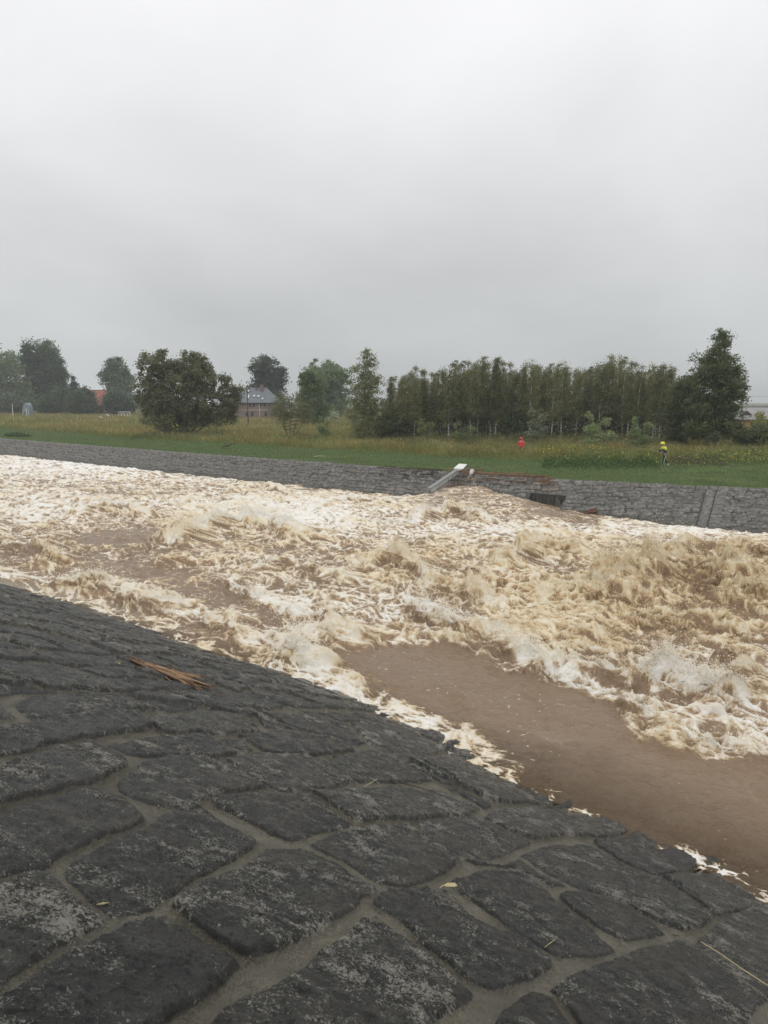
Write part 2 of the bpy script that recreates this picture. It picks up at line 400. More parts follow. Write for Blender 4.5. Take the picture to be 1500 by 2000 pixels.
def build_slope():
    # rings round the foot of the photographer: fine close by, coarser further off
    r = [1.15]
    while r[-1] < 60:
        k = r[-1]; r.append(k + min(max(k * k * .00088, .0022), k * .0042 if k < 30 else k * .02))
    r = np.array(r, f32); a = np.concatenate([np.linspace(-62, -34, 130, endpoint=False), np.linspace(-34, 34, 1000), np.linspace(34, 62, 131)[1:]]) * pi / 180
    R, A = np.meshgrid(r, a, indexing='ij'); X = (R * np.sin(A)).astype(f32); Y = (R * np.cos(A)).astype(f32)
    Z = slope_z(X, Y)
    d, t = slope_d(X, Y)
    wx = fbm(X * 1.6, Y * 1.6, 3, 11) * .10 + fbm(X * 9, Y * 9, 3, 15) * .022; wy = fbm(X * 1.6 + 40, Y * 1.6, 3, 12) * .10 + fbm(X * 9 + 9, Y * 9, 3, 16) * .022
    # procedural blocks everywhere
    XX = X + wx * 1.2; YY = Y + wy * 1.2
    u = XX * .33 + YY * .94; v = XX * .94 - YY * .33
    pd, sid = coursed(u, v + fbm(X * .25, Y * .25, 2, 5) * .8, .80, 1.3, 3)
    far_w = ss(R, 5, 11)
    st = ss(pd, .045, .085); amp = .045 * np.ones_like(Z); covered = np.zeros(X.shape, bool)
    # traced blocks replace them in the foreground
    hull = [hit(*p)[:2] for p in [(-900, 1330), (0, 1345), (300, 1375), (600, 1425), (700, 1405), (900, 1462), (1100, 1550), (1290, 1610), (1480, 1700), (1620, 1770), (1800, 1900), (2400, 2900), (-1500, 2900)]]
    hp = hull
    inside = inpoly(X, Y, hp) & (R < 14)
    poly_all = [np.array([hit(*p)[:2] for p in s]) for s in STONES]
    wX = X + wx * .35 + fbm(X * 22, Y * 22, 2, 18) * .008; wY = Y + wy * .35 + fbm(X * 22 + 5, Y * 22, 2, 19) * .008
    st2 = np.zeros_like(Z); sid2 = np.zeros_like(Z); any_ = np.zeros(X.shape, bool); H2 = np.zeros_like(Z); near = np.full(X.shape, 9., f32); sec = np.full(X.shape, 9., f32)
    for k, P in enumerate(poly_all):
        x0, y0 = P.min(0) - .6; x1, y1 = P.max(0) + .6
        m = np.nonzero((X > x0) & (X < x1) & (Y > y0) & (Y < y1))
        x, y = wX[m], wY[m]
        P_ = [tuple(q) for q in P]
        dd, _, _, _ = polydist(x, y, P_ + [P_[0]]); sd = np.where(inpoly(x, y, P_), dd, -dd)
        sec[m] = np.minimum(sec[m], np.maximum(near[m], -sd)); near[m] = np.minimum(near[m], -sd)
        s_ = ss(sd, -.062, -.014); rr = np.random.RandomState(k)
        c = P.mean(0); tilt = ((X[m] - c[0]) * rr.uniform(-.035, .035) + (Y[m] - c[1]) * rr.uniform(-.035, .035))
        crown = ss(sd, -.05, .15) * .012
        hh = s_ * (rr.uniform(.034, .056) + tilt + crown)
        better = s_ > st2[m]
        st2[m] = np.where(better, s_, st2[m]); H2[m] = np.where(better, hh, H2[m]); sid2[m] = np.where(better, rr.rand(), sid2[m])
    H2 = H2 * (1 - .35 * ss(d, 1.4, .2)) - (1 - np.clip(st2 * 2, 0, 1)) * .045 * ss(d, 1.6, .2)
    gap = ss(sec - near, .04, .10); st2 = st2 * gap; H2 = H2 * gap
    # where the traced set leaves a wide hole keep a filler block
    fill = ss(near, .13, .19) * ss(pd, .0, .05)
    fillm = fill > st2
    st2 = np.where(fillm, fill, st2); H2 = np.where(fillm, fill * .04, H2); sid2 = np.where(fillm, sid, sid2)
    st = np.where(inside, st2, st); sid = np.where(inside, sid2, sid)
    H = np.where(inside, H2, ss(pd, .03, .10) * (.065 + .05 * (sid - .5)))
    # hewn faces: steps, chips, pits
    q1 = fbm(X * 3.1, Y * 3.1, 3, 21); q2 = ridged(X * 7, Y * 7, 3, 24); q3 = fbm(X * 26, Y * 26, 3, 28); q4 = ridged(X * 48, Y * 48, 2, 31)
    step = np.round((q1 * .9 + q3 * .10) * 5) / 5
    fr = 1 - ss(R, 9, 26) * .3
    q5 = fbm(X * 1.3 + Y * .9, Y * 2.6 - X * 1.9, 3, 34)
    H = H + far_w * q5 * .03
    H = H + st * (q1 * .014 + step * .024 + (q2 - .5) * .012 + q3 * .010 + (q4 - .4) * .0035) * (1 - .35 * far_w)
    H = H + (1 - st) * (q3 * .004 + q1 * .012)
    Z = Z + H * 1.05 * fr + (H * .5) * far_w
    wet = ss(d, .3, -.2) * .25
    keep = (d > -9)
    V = np.stack([X, Y, Z], -1).reshape(-1, 3)
    F = grid_faces(len(r), len(a)); k = keep.reshape(-1); F = F[k[F].all(1)]
    o = mesh_np('stone_slope', V, F, M_NEAR, {'stone': st, 'sid': sid, 'wet': wet, 'gloss': ss(d + wx * 3, 1.5, .3)})
    tag(o, 'dark wet slope of mortared stone blocks running down to the flood water', 'paving', kind='structure')
    # the rest of the bank behind and beside the camera
    gx = np.concatenate([np.arange(-160, -60, 8), np.arange(-60, 60, 1.5), np.arange(60, 161, 8)]); gy = np.concatenate([np.arange(-120, -30, 8), np.arange(-30, 60, 1.5), np.arange(60, 200, 8)])
    GX, GY = np.meshgrid(gx, gy); GZ = slope_z(GX, GY) - .12
    d, _ = slope_d(GX, GY); rad = np.hypot(GX, GY)
    F = grid_faces(len(gy), len(gx)); k = (d > -9).ravel(); F = F[k[F].all(1)]
    c1, s1 = coursed(GX * .33 + GY * .94, GX * .94 - GY * .33, .72, 1.05, 3)
    o = mesh_np('stone_embankment', np.stack([GX, GY, GZ], -1).reshape(-1, 3), F, M_NEAR, {'stone': ss(c1, .03, .08) * .4 + .6, 'sid': s1, 'wet': np.zeros_like(GZ)})
    tag(o, 'rest of the stone bank above and beside the slope', 'paving', kind='structure')
build_slope()
print('slope', round(time.time() - T0, 1))

# ------------------------------------------------------------------ far bank lines (world)
TOPL = np.array([at(*p, z=HB)[:2] for p in [(0, 858), (250, 878), (500, 897), (750, 915), (1000, 935), (1250, 948), (1500, 960)]])
BOTL = np.array([at(*p)[:2] for p in [(0, 885), (250, 906), (500, 930), (750, 957), (1000, 986), (1250, 1018), (1500, 1045)]])
def extend(Lx, n0, n1):
    a = Lx[0] - Lx[1]; a /= np.linalg.norm(a); b = Lx[-1] - Lx[-2]; b /= np.linalg.norm(b)
    return np.concatenate([[Lx[0] + a * n0], Lx, [Lx[-1] + b * n1]])
TOPL = extend(TOPL, 260, 60); BOTL = extend(BOTL, 260, 60)
def resample(Lx, n, pw=1.0):
    # n+1 points, finer where the line is near the camera
    s = np.concatenate([[0], np.cumsum(np.linalg.norm(np.diff(Lx, axis=0), axis=1))])
    return s
def bank_z(X, Y):
    i = np.argmin((FT[:, 0] - X) ** 2 + (FT[:, 1] - Y) ** 2); v = FB[i] - FT[i]; l = np.linalg.norm(v); d = ((X - FT[i, 0]) * v[0] + (Y - FT[i, 1]) * v[1]) / l
    return HB * (1 - max(d, 0) / l) + .10
def bank_hit(px, py, up=0.):
    d = ray(px, py); t = (HB + .3 + up - HC) / d[2]
    for _ in range(400):
        p = np.array([0, 0, HC]) + d * t
        if p[2] <= bank_z(p[0], p[1]) + up: break
        t += .02
    return p
def build_far_bank():
    # parameter k runs through the control points; positions blended smoothly
    nk = len(TOPL); seglen = np.linalg.norm(np.diff(TOPL, axis=0), axis=1)
    ks = []
    for i in range(nk - 1):
        dmid = np.linalg.norm((TOPL[i] + TOPL[i + 1]) / 2); n = max(6, int(seglen[i] / (.0016 * dmid)))
        n = min(n, 520)
        ks.append(i + np.arange(n) / n)
    ks = np.concatenate(ks + [[nk - 1.]])
    def ev(Lx): return np.stack([np.interp(ks, range(nk), Lx[:, 0]), np.interp(ks, range(nk), Lx[:, 1])], -1)
    def sm(P):
        for _ in range(60): P[1:-1] = (P[:-2] + P[2:] + 2 * P[1:-1]) / 4
        return P
    T = sm(ev(TOPL)); B0 = sm(ev(BOTL))
    tg = np.gradient(T, axis=0); tg /= np.linalg.norm(tg, axis=1)[:, None]
    for _ in range(400): tg[1:-1] = (tg[:-2] + tg[2:] + 2 * tg[1:-1]) / 4
    nn = np.stack([tg[:, 1], -tg[:, 0]], -1); nn = np.where((nn[:, 1] > 0)[:, None], -nn, nn)
    run = np.array([np.min(polydist(np.array([p[0]]), np.array([p[1]]), [tuple(q) for q in BOTL])[0]) for p in T[::20]])
    run = np.interp(np.arange(len(T)), np.arange(len(T))[::20], run)
    run = np.maximum(run, 2.7)
    B = T + nn * run[:, None]
    S = np.concatenate([[0], np.cumsum(np.linalg.norm(np.diff(T, axis=0), axis=1))])
    v = np.concatenate([np.linspace(-.12, 1.25, 150), [1.6, 2.2]])
    X = T[:, None, 0] + (B - T)[:, None, 0] * v; Y = T[:, None, 1] + (B - T)[:, None, 1] * v
    Ln = np.linalg.norm(B - T, axis=1)[:, None] * v * 1.06
    Z = HB * (1 - np.clip(v, 0, 9))[None, :] + 0 * X
    Sg = np.broadcast_to(S[:, None], X.shape)
    wu = fbm(X * .9, Y * .9, 3, 41) * .45; wv = fbm(X * .7 + 9, Y * .7, 4, 43) * .26
    pd, sid = coursed(Sg + wu, Ln * 1.0 + wv, .36, .8, 8)
    pd2, sid2 = coursed(Sg + wu * 2, Ln * 1.0 + wv * .5, .45, 1.6, 9); fr_ = np.hypot(X, Y) > 57; pd = np.where(fr_, pd2, pd); sid = np.where(fr_, sid2, sid)
    st = ss(pd, .012, .07)
    sid = np.where(fr_, .5 + .5 * fbm(Sg * .5, Ln * 2, 3, 44), sid)
    H = fr_ * (fbm(Sg * .9, Ln * 3.2, 3, 42) * .16) + st * (.08 + .09 * (sid - .4)) + fbm(X * 5, Y * 5, 3, 45) * .06 + fbm(X * 1.1, Y * 1.1, 2, 47) * .06
    # dressed ribs of square stone running down the slope
    for px, wd in ((1400, .55),):
        p = at(px, 955 if px > 1300 else 945, HB)[:2]; i = np.argmin(np.linalg.norm(T - p, axis=1)); m = np.abs(Sg - S[i]) < wd
        c2, sd2 = coursed(Ln + 50, Sg - S[i] + .5 * wd * 0 + 40 * wd, wd, .75, 5)
        c2 = np.minimum(c2, wd - np.abs(Sg - S[i]))
        H = np.where(m, ss(c2, .01, .05) * .10, H); st = np.where(m, ss(c2, .01, .06), st); sid = np.where(m, .45 + .3 * sd2, sid)
    # coping course along the top
    m = (Ln > -.25) & (Ln < .28); c2, sd2 = coursed(Sg, Ln + 10.25, 20, .6, 6); cp = np.minimum(c2, np.minimum(Ln + .25, .28 - Ln))
    H = np.where(m, ss(cp, .01, .05) * .11 + fbm(X * 6, Y * 6, 2, 49) * .02, H); st = np.where(m, ss(cp, .01, .06), st)
    Z = Z + H
    # the sunk drain mouth
    global FT, FB; FT, FB = T, B
    pa, pb = bank_hit(1038, 965, -.1)[:2], bank_hit(1106, 971, -.1)[:2]; i = np.argmin(np.linalg.norm(T - pa, axis=1)); nb = nn[i]
    PN = [pa, pb, pb + nb * 3.0, pa + nb * 3.0]
    m = inpoly(X, Y, PN); Z = np.where(m, np.minimum(Z, -.35), Z); st = np.where(m, .6, st)
    wet = ss(Z, .28, .02) * .55 + np.where(m, .5, 0)
    V = np.stack([X, Y, Z], -1).reshape(-1, 3)
    F = grid_faces(*X.shape)[:, ::-1]
    o = mesh_np('river_wall', V, F, M_FAR, {'stone': st, 'sid': sid, 'wet': np.clip(wet, 0, 1)})
    tag(o, 'grey coursed stone revetment sloping into the water along the far bank', 'river wall')
    return T, B, PN
FT, FB, PNICHE = build_far_bank()
M_CONC = plain('old_concrete', (.12, .115, .10), .9, .4, 3)
M_DARKC = plain('wet_dark_concrete', (.045, .043, .038), .7, .5, 4)
def drain():
    a, b, c, d = [np.array(p) for p in PNICHE]
    za, zb, zc, zd = [bank_z(*q) - .03 for q in (a, b, c, d)]
    root = empty('drain_outlet', (*((a + b) / 2), 0)); tag(root, 'sunken rectangular drain mouth cut into the far stone bank', 'drain')
    o0 = np.array([*((a + b) / 2), 0])
    def wall(p, q, z0, z1, th, zq=None):
        mb = MB(); p = np.array(p); q = np.array(q); n = np.array([-(q - p)[1], (q - p)[0]]); n = n / np.linalg.norm(n) * th
        zq = z1 if zq is None else zq
        P = [[*p, z0], [*q, z0], [*(q + n), z0], [*(p + n), z0], [*p, z1], [*q, zq], [*(q + n), zq], [*(p + n), z1]]
        mb.hexa(np.array(P) - o0); return mb
    wall(a, b, -1, za, .14, zb).build('head_wall', M_DARKC, root)
    wall(b, c, -1, zb, .12, zc).build('side_wall', M_DARKC, root)
    wall(d, a, -1, zd, .12, za).build('side_wall', M_DARKC, root)
    mb = MB()
    n = np.array([-(b - a)[1], (b - a)[0]]); n /= np.linalg.norm(n)
    for k in range(9):
        p = a + (b - a) * (k + .5 + .2 * sin(k * 5)) / 9 - n * .02
        mb.box(np.array([*p, .25]) - o0, (.025, .025, za * .9 + .1 * sin(k * 3)))
    mb.build('grating', M_CONC, root)
drain()
print('bank', round(time.time() - T0, 1))

# ------------------------------------------------------------------ ground beyond the far bank
def ground_mat():
    m, nt, b = mat('meadow_soil'); o = objco(nt); la = attr(nt, 'lawn')
    n = noise(nt, .35, 6, .6, o); n2 = noise(nt, 6, 5, .7, o)
    lawn = ramp(nt, n2, [(.3, (.045, .075, .025)), (.7, (.085, .13, .042))]); lawn = mix(nt, ramp(nt, n, [(.4, 0.0), (.65, .5)]), lawn, (.075, .085, .035))
    wild = ramp(nt, n, [(.3, (.07, .085, .03)), (.7, (.15, .12, .05))])
    L(nt, mix(nt, la, wild, lawn), b.inputs['Base Color']); b.inputs['Roughness'].default_value = 1; b.inputs['Specular IOR Level'].default_value = .1
    bump(nt, b, n2, .5, .05)
    return m
# edge between mown grass and tall growth
EDGE = np.array([at(*p, z=HB)[:2] for p in [(-300, 818), (0, 836), (130, 846), (270, 858), (400, 864), (500, 870), (620, 878), (750, 886), (880, 893), (1000, 897), (1100, 905), (1240, 909), (1300, 906), (1380, 898), (1500, 896), (1800, 905)]])
def gz(X, Y):
    """meadow height"""
    return HB + fbm(X * .06, Y * .06, 2, 61) * .12 + ss(np.hypot(X, Y), 90, 330) * .25
def beyond(X, Y, Lx):
    d, s, _, _ = polydist(X, Y, [tuple(p) for p in Lx]); return d * s     # positive on the far side
def build_ground():
    off = np.concatenate([[0, .25, .6, 1, 1.6, 2.4], np.geomspace(3.2, 3500, 70)])
    T = FT[::6]; t = np.gradient(T, axis=0); t /= np.linalg.norm(t, axis=1)[:, None]
    n = np.stack([-t[:, 1], t[:, 0]], -1)
    n = np.where((n @ np.array([.6, .8]))[:, None] < 0, -n, n); n0 = np.array([.62, .785])
    w = ss(off, 5, 60)[None, :, None]; nn = n[:, None] * (1 - w) + n0 * w
    # fan out so that the sheet reaches past the frame on both sides
    fan = (np.linspace(-1, 1, len(T))[:, None] * np.array([[.737, -.674]]))[:, None] * (off[None, :, None] * .95)
    P = T[:, None] + nn * off[None, :, None] + fan
    X, Y = P[..., 0], P[..., 1]; Z = gz(X, Y) * 1.0
    Z = np.where(off[None, :] < 1, HB + .02, Z); Z = Z + ss(off, .6, 3)[None] * 0
    la = ss(beyond(X, Y, EDGE), 1.2, -.6)
    o = mesh_np('meadow_ground', np.stack([X, Y, Z], -1).reshape(-1, 3), grid_faces(*X.shape), ground_mat(), {'lawn': la})
    tag(o, 'flat meadow ground reaching away behind the far bank', 'ground', kind='structure')
build_ground()

# ------------------------------------------------------------------ the flood water
def W(pts, z=0.0): return [tuple(at(px, py, z)[:2]) for px, py in pts]
# crests: points along the top of each standing wave, height, width, foam, tan, how steep the side facing us is
CR = [
 ([(-160,1085),(0,1118),(100,1122),(200,1130),(260,1150),(330,1170),(400,1182)], .62, .55, .45, .7, 1.0),
 ([(350,1190),(430,1202),(480,1222),(540,1250),(600,1272),(640,1300)], .60, .42, .55, .5, 1.0),
 ([(400,1108),(440,1125),(500,1160),(560,1190),(640,1210),(720,1232)], .42, .40, .40, .3, .8),
 ([(780,1150),(830,1175),(880,1198),(960,1222),(1040,1258),(1100,1300),(1190,1340)], .62, .55, .55, .5, 1.0),
 ([(1190,1342),(1240,1372),(1300,1404),(1400,1442),(1500,1478),(1650,1520)], .26, .30, .30, .5, .6),
 ([(1150,1140),(1210,1120),(1280,1098),(1350,1085),(1400,1100),(1480,1150),(1600,1180)], 0.95, .95, .20, 1.0, 1.0),
 ([(300,1052),(360,1030),(420,1005),(480,998),(540,1010),(600,1035)], .95, .65, .60, .6, 1.0),
 ([(1080,1215),(1160,1228),(1250,1250),(1330,1275),(1420,1295),(1560,1310)], .60, .55, .15, .8, .9),
 ([(690,1096),(740,1076),(790,1082),(840,1112)], .75, .5, .30, .7, 1.0),
 ([(800,1008),(850,990),(900,985),(960,1005)], .80, .5, .45, .7, 1.0),
 ([(140,1000),(190,982),(240,982),(300,1000)], .62, .45, .35, .6, 1.0),
 ([(-80,1068),(0,1056),(60,1052),(130,1085)], .60, .5, .30, .7, 1.0),
 ([(960,1095),(1020,1068),(1080,1052),(1160,1072)], .70, .5, .35, .6, 1.0),
 ([(1040,1150),(1100,1140),(1180,1150),(1240,1170)], .60, .5, .2, .9, 1.0),
 ([(600,985),(680,968),(740,970),(800,985)], .45, .4, .35, .5, .8),
 ([(1300,1065),(1370,1050),(1450,1060),(1560,1080)], .75, .5, .2, .8, 1.0),
 ([(800,1160),(860,1128),(930,1140),(1000,1170)], .6, .5, .35, .5, 1.0),
 ([(500,1100),(560,1088),(620,1100),(680,1130)], .5, .42, .35, .4, .9),
 ([(980,975),(1060,990),(1150,1010),(1230,1030)], .35, .4, .2, .4, .6),
 ([(1230,1180),(1310,1200),(1400,1215),(1500,1240)], .55, .5, .2, .8, .9),
 ([(200,925),(260,915),(330,925)], .4, .4, .3, .4, .8),
 ([(430,955),(500,945),(570,955)], .4, .4, .3, .4, .8),
 ([(180,888),(215,880),(250,890)], .45, .3, .3, .4, .8),
 ([(560,1250),(640,1232),(700,1245)], .35, .4, .35, .4, .7),
 ([(1250,1330),(1330,1322),(1400,1345),(1480,1370)], .45, .45, .35, .4, .8),
 ([(1150,1290),(1230,1300),(1290,1330)], .4, .4, .2, .6, .8),
 ([(250,1115),(320,1090),(380,1090)], .35, .4, .2, .5, .8),
 ([(900,1100),(960,1130),(1010,1140)], .4, .4, .2, .6, .8),
]
CALM = [(600,1290),(650,1272),(730,1268),(810,1258),(900,1268),(980,1298),(1060,1337),(1190,1375),(1228,1405),(1250,1448),(1340,1482),(1500,1515),(1800,1600),(2400,1900),(2300,2300),(1500,1752),(1250,1638),(1080,1558),(1000,1500),(920,1452),(860,1420),(790,1375),(700,1320),(640,1300)]
HALF = [[(180,1095),(290,1100),(420,1130),(500,1180),(560,1215),(520,1225),(430,1190),(330,1150),(200,1125)],
        [(300,1235),(430,1225),(520,1262),(560,1300),(460,1290)],
        [(0,1100),(80,1112),(160,1125),(100,1120),(0,1110)],
        [(850,955),(1000,965),(1150,1005),(1200,1025),(1120,1020),(960,985)],
        [(1300,1290),(1480,1310),(1500,1340),(1350,1320)],
        [(150,1040),(330,1030),(300,1060),(160,1070)],
        [(480,1065),(600,1070),(560,1085),(470,1080)]]
# foam / tan / chop patches: centre, radii in the photograph, foam, tan, chop
PATCH = [
 ((230,905),(330,22),.42,-.6,-.20), ((60,985),(150,30),.22,-.3,0), ((520,985),(260,28),.30,-.1,.05), ((620,1015),(120,22),.25,-.4,0), ((900,1035),(160,18),.18,-.4,0),
 ((640,1180),(150,35),.12,-.3,0), ((1380,1335),(170,30),.18,-.6,0), ((1440,1400),(120,35),.16,-.5,0), ((1330,1035),(240,16),.32,-.4,-.1),
 ((1350,1170),(230,80),-.10,.6,.35), ((1100,1080),(230,50),.08,.35,.15), ((820,1090),(130,40),0,.3,.1), ((450,1020),(110,30),.15,.4,.2),
 ((1150,1180),(160,60),.10,.4,.2), ((250,1060),(200,30),-.14,.2,0), ((150,1085),(160,20),-.12,0,0), ((1140,1240),(130,40),.04,.2,.1), ((1450,1120),(90,50),-.05,.5,.2), ((980,1190),(150,40),.14,.2,.1),
 ((60,1010),(40,10),.2,-.3,0), ((720,1330),(90,40),.0,.3,.0),
]
def water_fields(X, Y):
    s = X * EV[0] + Y * EV[1]; q = X * NV[0] + Y * NV[1]
    R = np.hypot(X, Y)
    H = np.zeros_like(X); FO = np.full_like(X, .43); TA = np.full_like(X, .28); CH = np.full_like(X, .26); DX = np.zeros_like(X)
    for (cx, cy), (rx, ry), fo, ta, ch in PATCH:
        ch *= .45
        c = at(cx, cy); w = rx * c[1] / 1500; h = max(abs(at(cx, cy - ry)[1] - at(cx, cy + ry)[1]) / 2, .8)
        g = np.exp(-(((X - c[0] * (Y / c[1])) / w) ** 2 + ((Y - c[1]) / h) ** 2))
        FO += fo * g; TA += ta * g; CH += ch * g
    wob1 = fbm(X * .45, Y * .45, 3, 71); wob2 = fbm(X * .45 + 31, Y * .45, 3, 72)
    cal = softpoly(X + wob1 * .9, Y + wob2 * .9, W(CALM), .35)
    for P in HALF: cal = np.maximum(cal, .55 * softpoly(X + wob1 * .8, Y + wob2 * .8, W(P), .5))
    lum = fbm(X * .8, Y * .8, 2, 73)
    act = np.zeros_like(X)
    for pts, hh, w, fo, ta, steep in CR:
        P = W(pts, hh * .75)
        P = np.array(P); x0, y0 = P.min(0) - 4 * w - .5; x1, y1 = P.max(0) + 4 * w + .5
        m = np.nonzero((X > x0) & (X < x1) & (Y > y0) & (Y < y1))
        x = X[m] + wob1[m] * .45; y = Y[m] + wob2[m] * .45
        d, sd, arc, Lg = polydist(x, y, [tuple(p) for p in P])
        a = ss(arc, 0, Lg * .18) * ss(Lg - arc, 0, Lg * .18)
        sg = -d * sd                        # positive on the side that faces the camera
        wn = np.where(sg > 0, w * 1.15, w * 1.9)
        g = np.exp(-(d / wn) ** 2) * a * (.62 + .6 * lum[m])
        H[m] += hh * g
        act[m] = np.maximum(act[m], g)
        FO[m] += fo * np.exp(-((sg + .25 * w) / (w * .8)) ** 2) * a - .24 * steep * np.exp(-((sg - .75 * w) / (w * .42)) ** 2) * a
        TA[m] += ta * .45 * np.exp(-(sg / (w * 1.1)) ** 2) * a
        CH[m] += .35 * g
        DX[m] += hh * .28 * g ** 2
    H *= (1 - .75 * cal); CH = CH * (1 - .93 * cal)
    FO = FO * (1 - cal) - .22 * cal + act * .35 * cal; TA = TA * (1 - cal * .8)
    # wash where the water runs up over the far bank beside the gauge
    fd0 = 1; c = bank_hit(925, 952); c2_ = bank_hit(985, 966); g = np.maximum(np.exp(-(((s - (c[:2] @ EV)) / 3.0) ** 2 + ((q - (c[:2] @ NV)) / 2.0) ** 2)), .75 * np.exp(-(((s - (c2_[:2] @ EV)) / 2.6) ** 2 + ((q - (c2_[:2] @ NV)) / 1.8) ** 2)))
    gw = g; H += .95 * g; FO = FO - .06 * g; CH = CH * (1 - .4 * g); TA = TA * (1 - g)
    # near shore: a strip of white wash
    sd, t = slope_d(X, Y)
    P = W([(600,1330),(680,1362),(780,1405),(880,1440),(960,1478),(1040,1520)]); d, _, arc, Lg = polydist(X + wob1 * .3, Y + wob2 * .3, P)
    wash = np.exp(-(d / (.70 - .35 * arc / Lg)) ** 2) * (.75 + .8 * lum); FO += .48 * wash * (1 - .5 * arc / Lg); H += .08 * wash; CH += .22 * wash; TA += .15 * wash
    for c, hh, w in (((690, 1338), .12, .35),):
        p = at(*c, hh * .6)[:2]; g = np.exp(-((X - p[0]) ** 2 + (Y - p[1]) ** 2) / w ** 2); H += hh * g; FO += .55 * g; CH += .3 * g; TA += .5 * g
    shl = 1 - .75 * ss(t, 17, 20); H += shl * (.28 * fbm(s * .8, q * .8, 3, 78) + .05 * fbm(s * 3, q * 3, 3, 79)) * np.exp(-(sd / 1.8) ** 2) + (1 - shl) * .05
    edge = np.exp(-((sd + .08) / .26) ** 2); on = ss(fbm(s * .5, q * .5, 3, 77), -.15, .25)
    FO += edge * (.15 + .75 * ss(ridged(s * 2.2, q * 3.2, 4, 74), .45, .75)) * on
    H = H - .95 * gw; fd = -beyond(X, Y, FB[::8]); CH = CH * ss(-sd, -.1, 1.2) * (.35 + .65 * ss(fd, 0, 5)) + .02; H = H * ss(fd, -.5, 2.5) + .95 * gw
    return s, q, H, FO, TA, np.clip(CH, .015, .8), cal, DX, wash

def build_water():
    r = [7.5]
    while r[-1] < 420:
        k = r[-1]; r.append(k + (min(max(k * k / 4685 * .42, .012), k * (.0014 if 11 < k < 48 else .0024)) if k < 110 else k * .03))
    r = np.array(r, f32); a = np.concatenate([np.linspace(-70, -31, 150, endpoint=False), np.linspace(-31, 31, 1150), np.linspace(31, 70, 151)[1:]]) * pi / 180
    R, A = np.meshgrid(r, a, indexing='ij'); X = (R * np.sin(A)).astype(f32); Y = (R * np.cos(A)).astype(f32)
    s, q, H, FO, TA, CH, cal, DX, wash = water_fields(X, Y)
    q = q + H * 2.0      # follow the face of a crest so patterns do not stretch
    # churning: domain-warped billows with crisp creases
    ax, ay = s * .55, q * .8
    w1 = fbm(ax, ay, 3, 81); w2 = fbm(ax + 17, ay + 5, 3, 82)
    u = s * .75 + w1 * .85; v = q * 1.1 + w2 * .85
    B = billow(u, v, 4, 84); Rg = ridged(u * 1.1 + 7, v * 1.1, 4, 92, .55)
    lowf = fbm(u * .45, v * .45, 2, 99)
    fine = ridged(s * 4.6 + w1 * .7, q * 6.5 + w2 * .7, 3, 96, .6)
    chop = lowf * .8 + (B - .38) * .85 + (Rg - .45) * .14 + (fine - .4) * .03
    Z = H + CH * chop * .95
    Z = Z + (1 - .9 * cal) * .0 + (fbm(X * 1.2, Y * 1.2, 3, 65) * .085 + ridged(s * 1.6 + w1, q * 3.4 + w2, 3, 66) * .03) * (1 - ss(CH, .2, .5))
    # foam pattern: strands on ridges, clots on lumps, gaps between
    net = ridged(s * 1.6 + w2 * 1.0, q * 2.4 + w1 * 1.0, 5, 60, .66)
    farw = ss(R, 32, 70)[...]
    net_f = ridged(s * .8 + w2 * .8, q * 1.6 + w1 * .8, 4, 160, .6); net = net * (1 - farw) + net_f * farw
    net2 = ridged(s * .6 + w1 * .9 + 3, q * 1.2 + w2 * .9, 4, 50, .6)
    calmness = ss(FO, .1, -.1)
    F = FO + (net - .42) * 1.45 + (net2 - .45) * .55 + (B - .4) * .30 + lowf * .30 + (fine - .4) * .26 * (1 - .6 * farw)
    specks = ss(fbm(s * 6.1, q * 8.2, 3, 57), .33, .50) * .6 * ss(fbm(s * .3, q * .5, 2, 58), -.1, .3)
    F = np.where(calmness > 0, F * (1 - calmness) + calmness * (specks + ss(net2, .60, .80) * .22 * (1 - cal * .3)), F)
    F = np.clip(F, 0, 1.1)
    TA = np.clip(TA + lowf * .9 + (B - .4) * 1.1 - np.clip(FO - .7, 0, 1), 0, 1)
    sz = slope_z(X, Y); sd, _ = slope_d(X, Y)
    dep = np.clip((Z - sz), 0, 9)
    # foam standing off the surface, crests leaning towards the bank
    Z = Z + CH * .10 * ss(F, .45, .9)
    hx = (w1 * .4 + fbm(u * 1.3, v * 1.3, 3, 101) * .6) * CH * .45; hy = (w2 * .4 + fbm(u * 1.3 + 50, v * 1.3, 3, 102) * .6) * CH * .45
    X2 = X + hx - NV[0] * DX * .8; Y2 = Y + hy - NV[1] * DX * .8
    depth = ss(dep, 0, .03) * .34 + .66 * np.clip(dep / .5, 0, 1) * (1 - .0 * cal)
    depth = np.where(R > 30, 1, depth)
    o = mesh_np('river_water', np.stack([X2, Y2, Z], -1).reshape(-1, 3), grid_faces(*X.shape), M_WATER, {'foam': F, 'tan': TA, 'depth': depth})
    tag(o, 'brown flood water churning with cream foam', 'river', kind='structure')
    return X2, Y2, Z, F, TA, CH, H, R, A, wash
WX, WY, WZ, WF, WT, WCH, WH, WR, WA, WW = build_water()
print('water', round(time.time() - T0, 1))

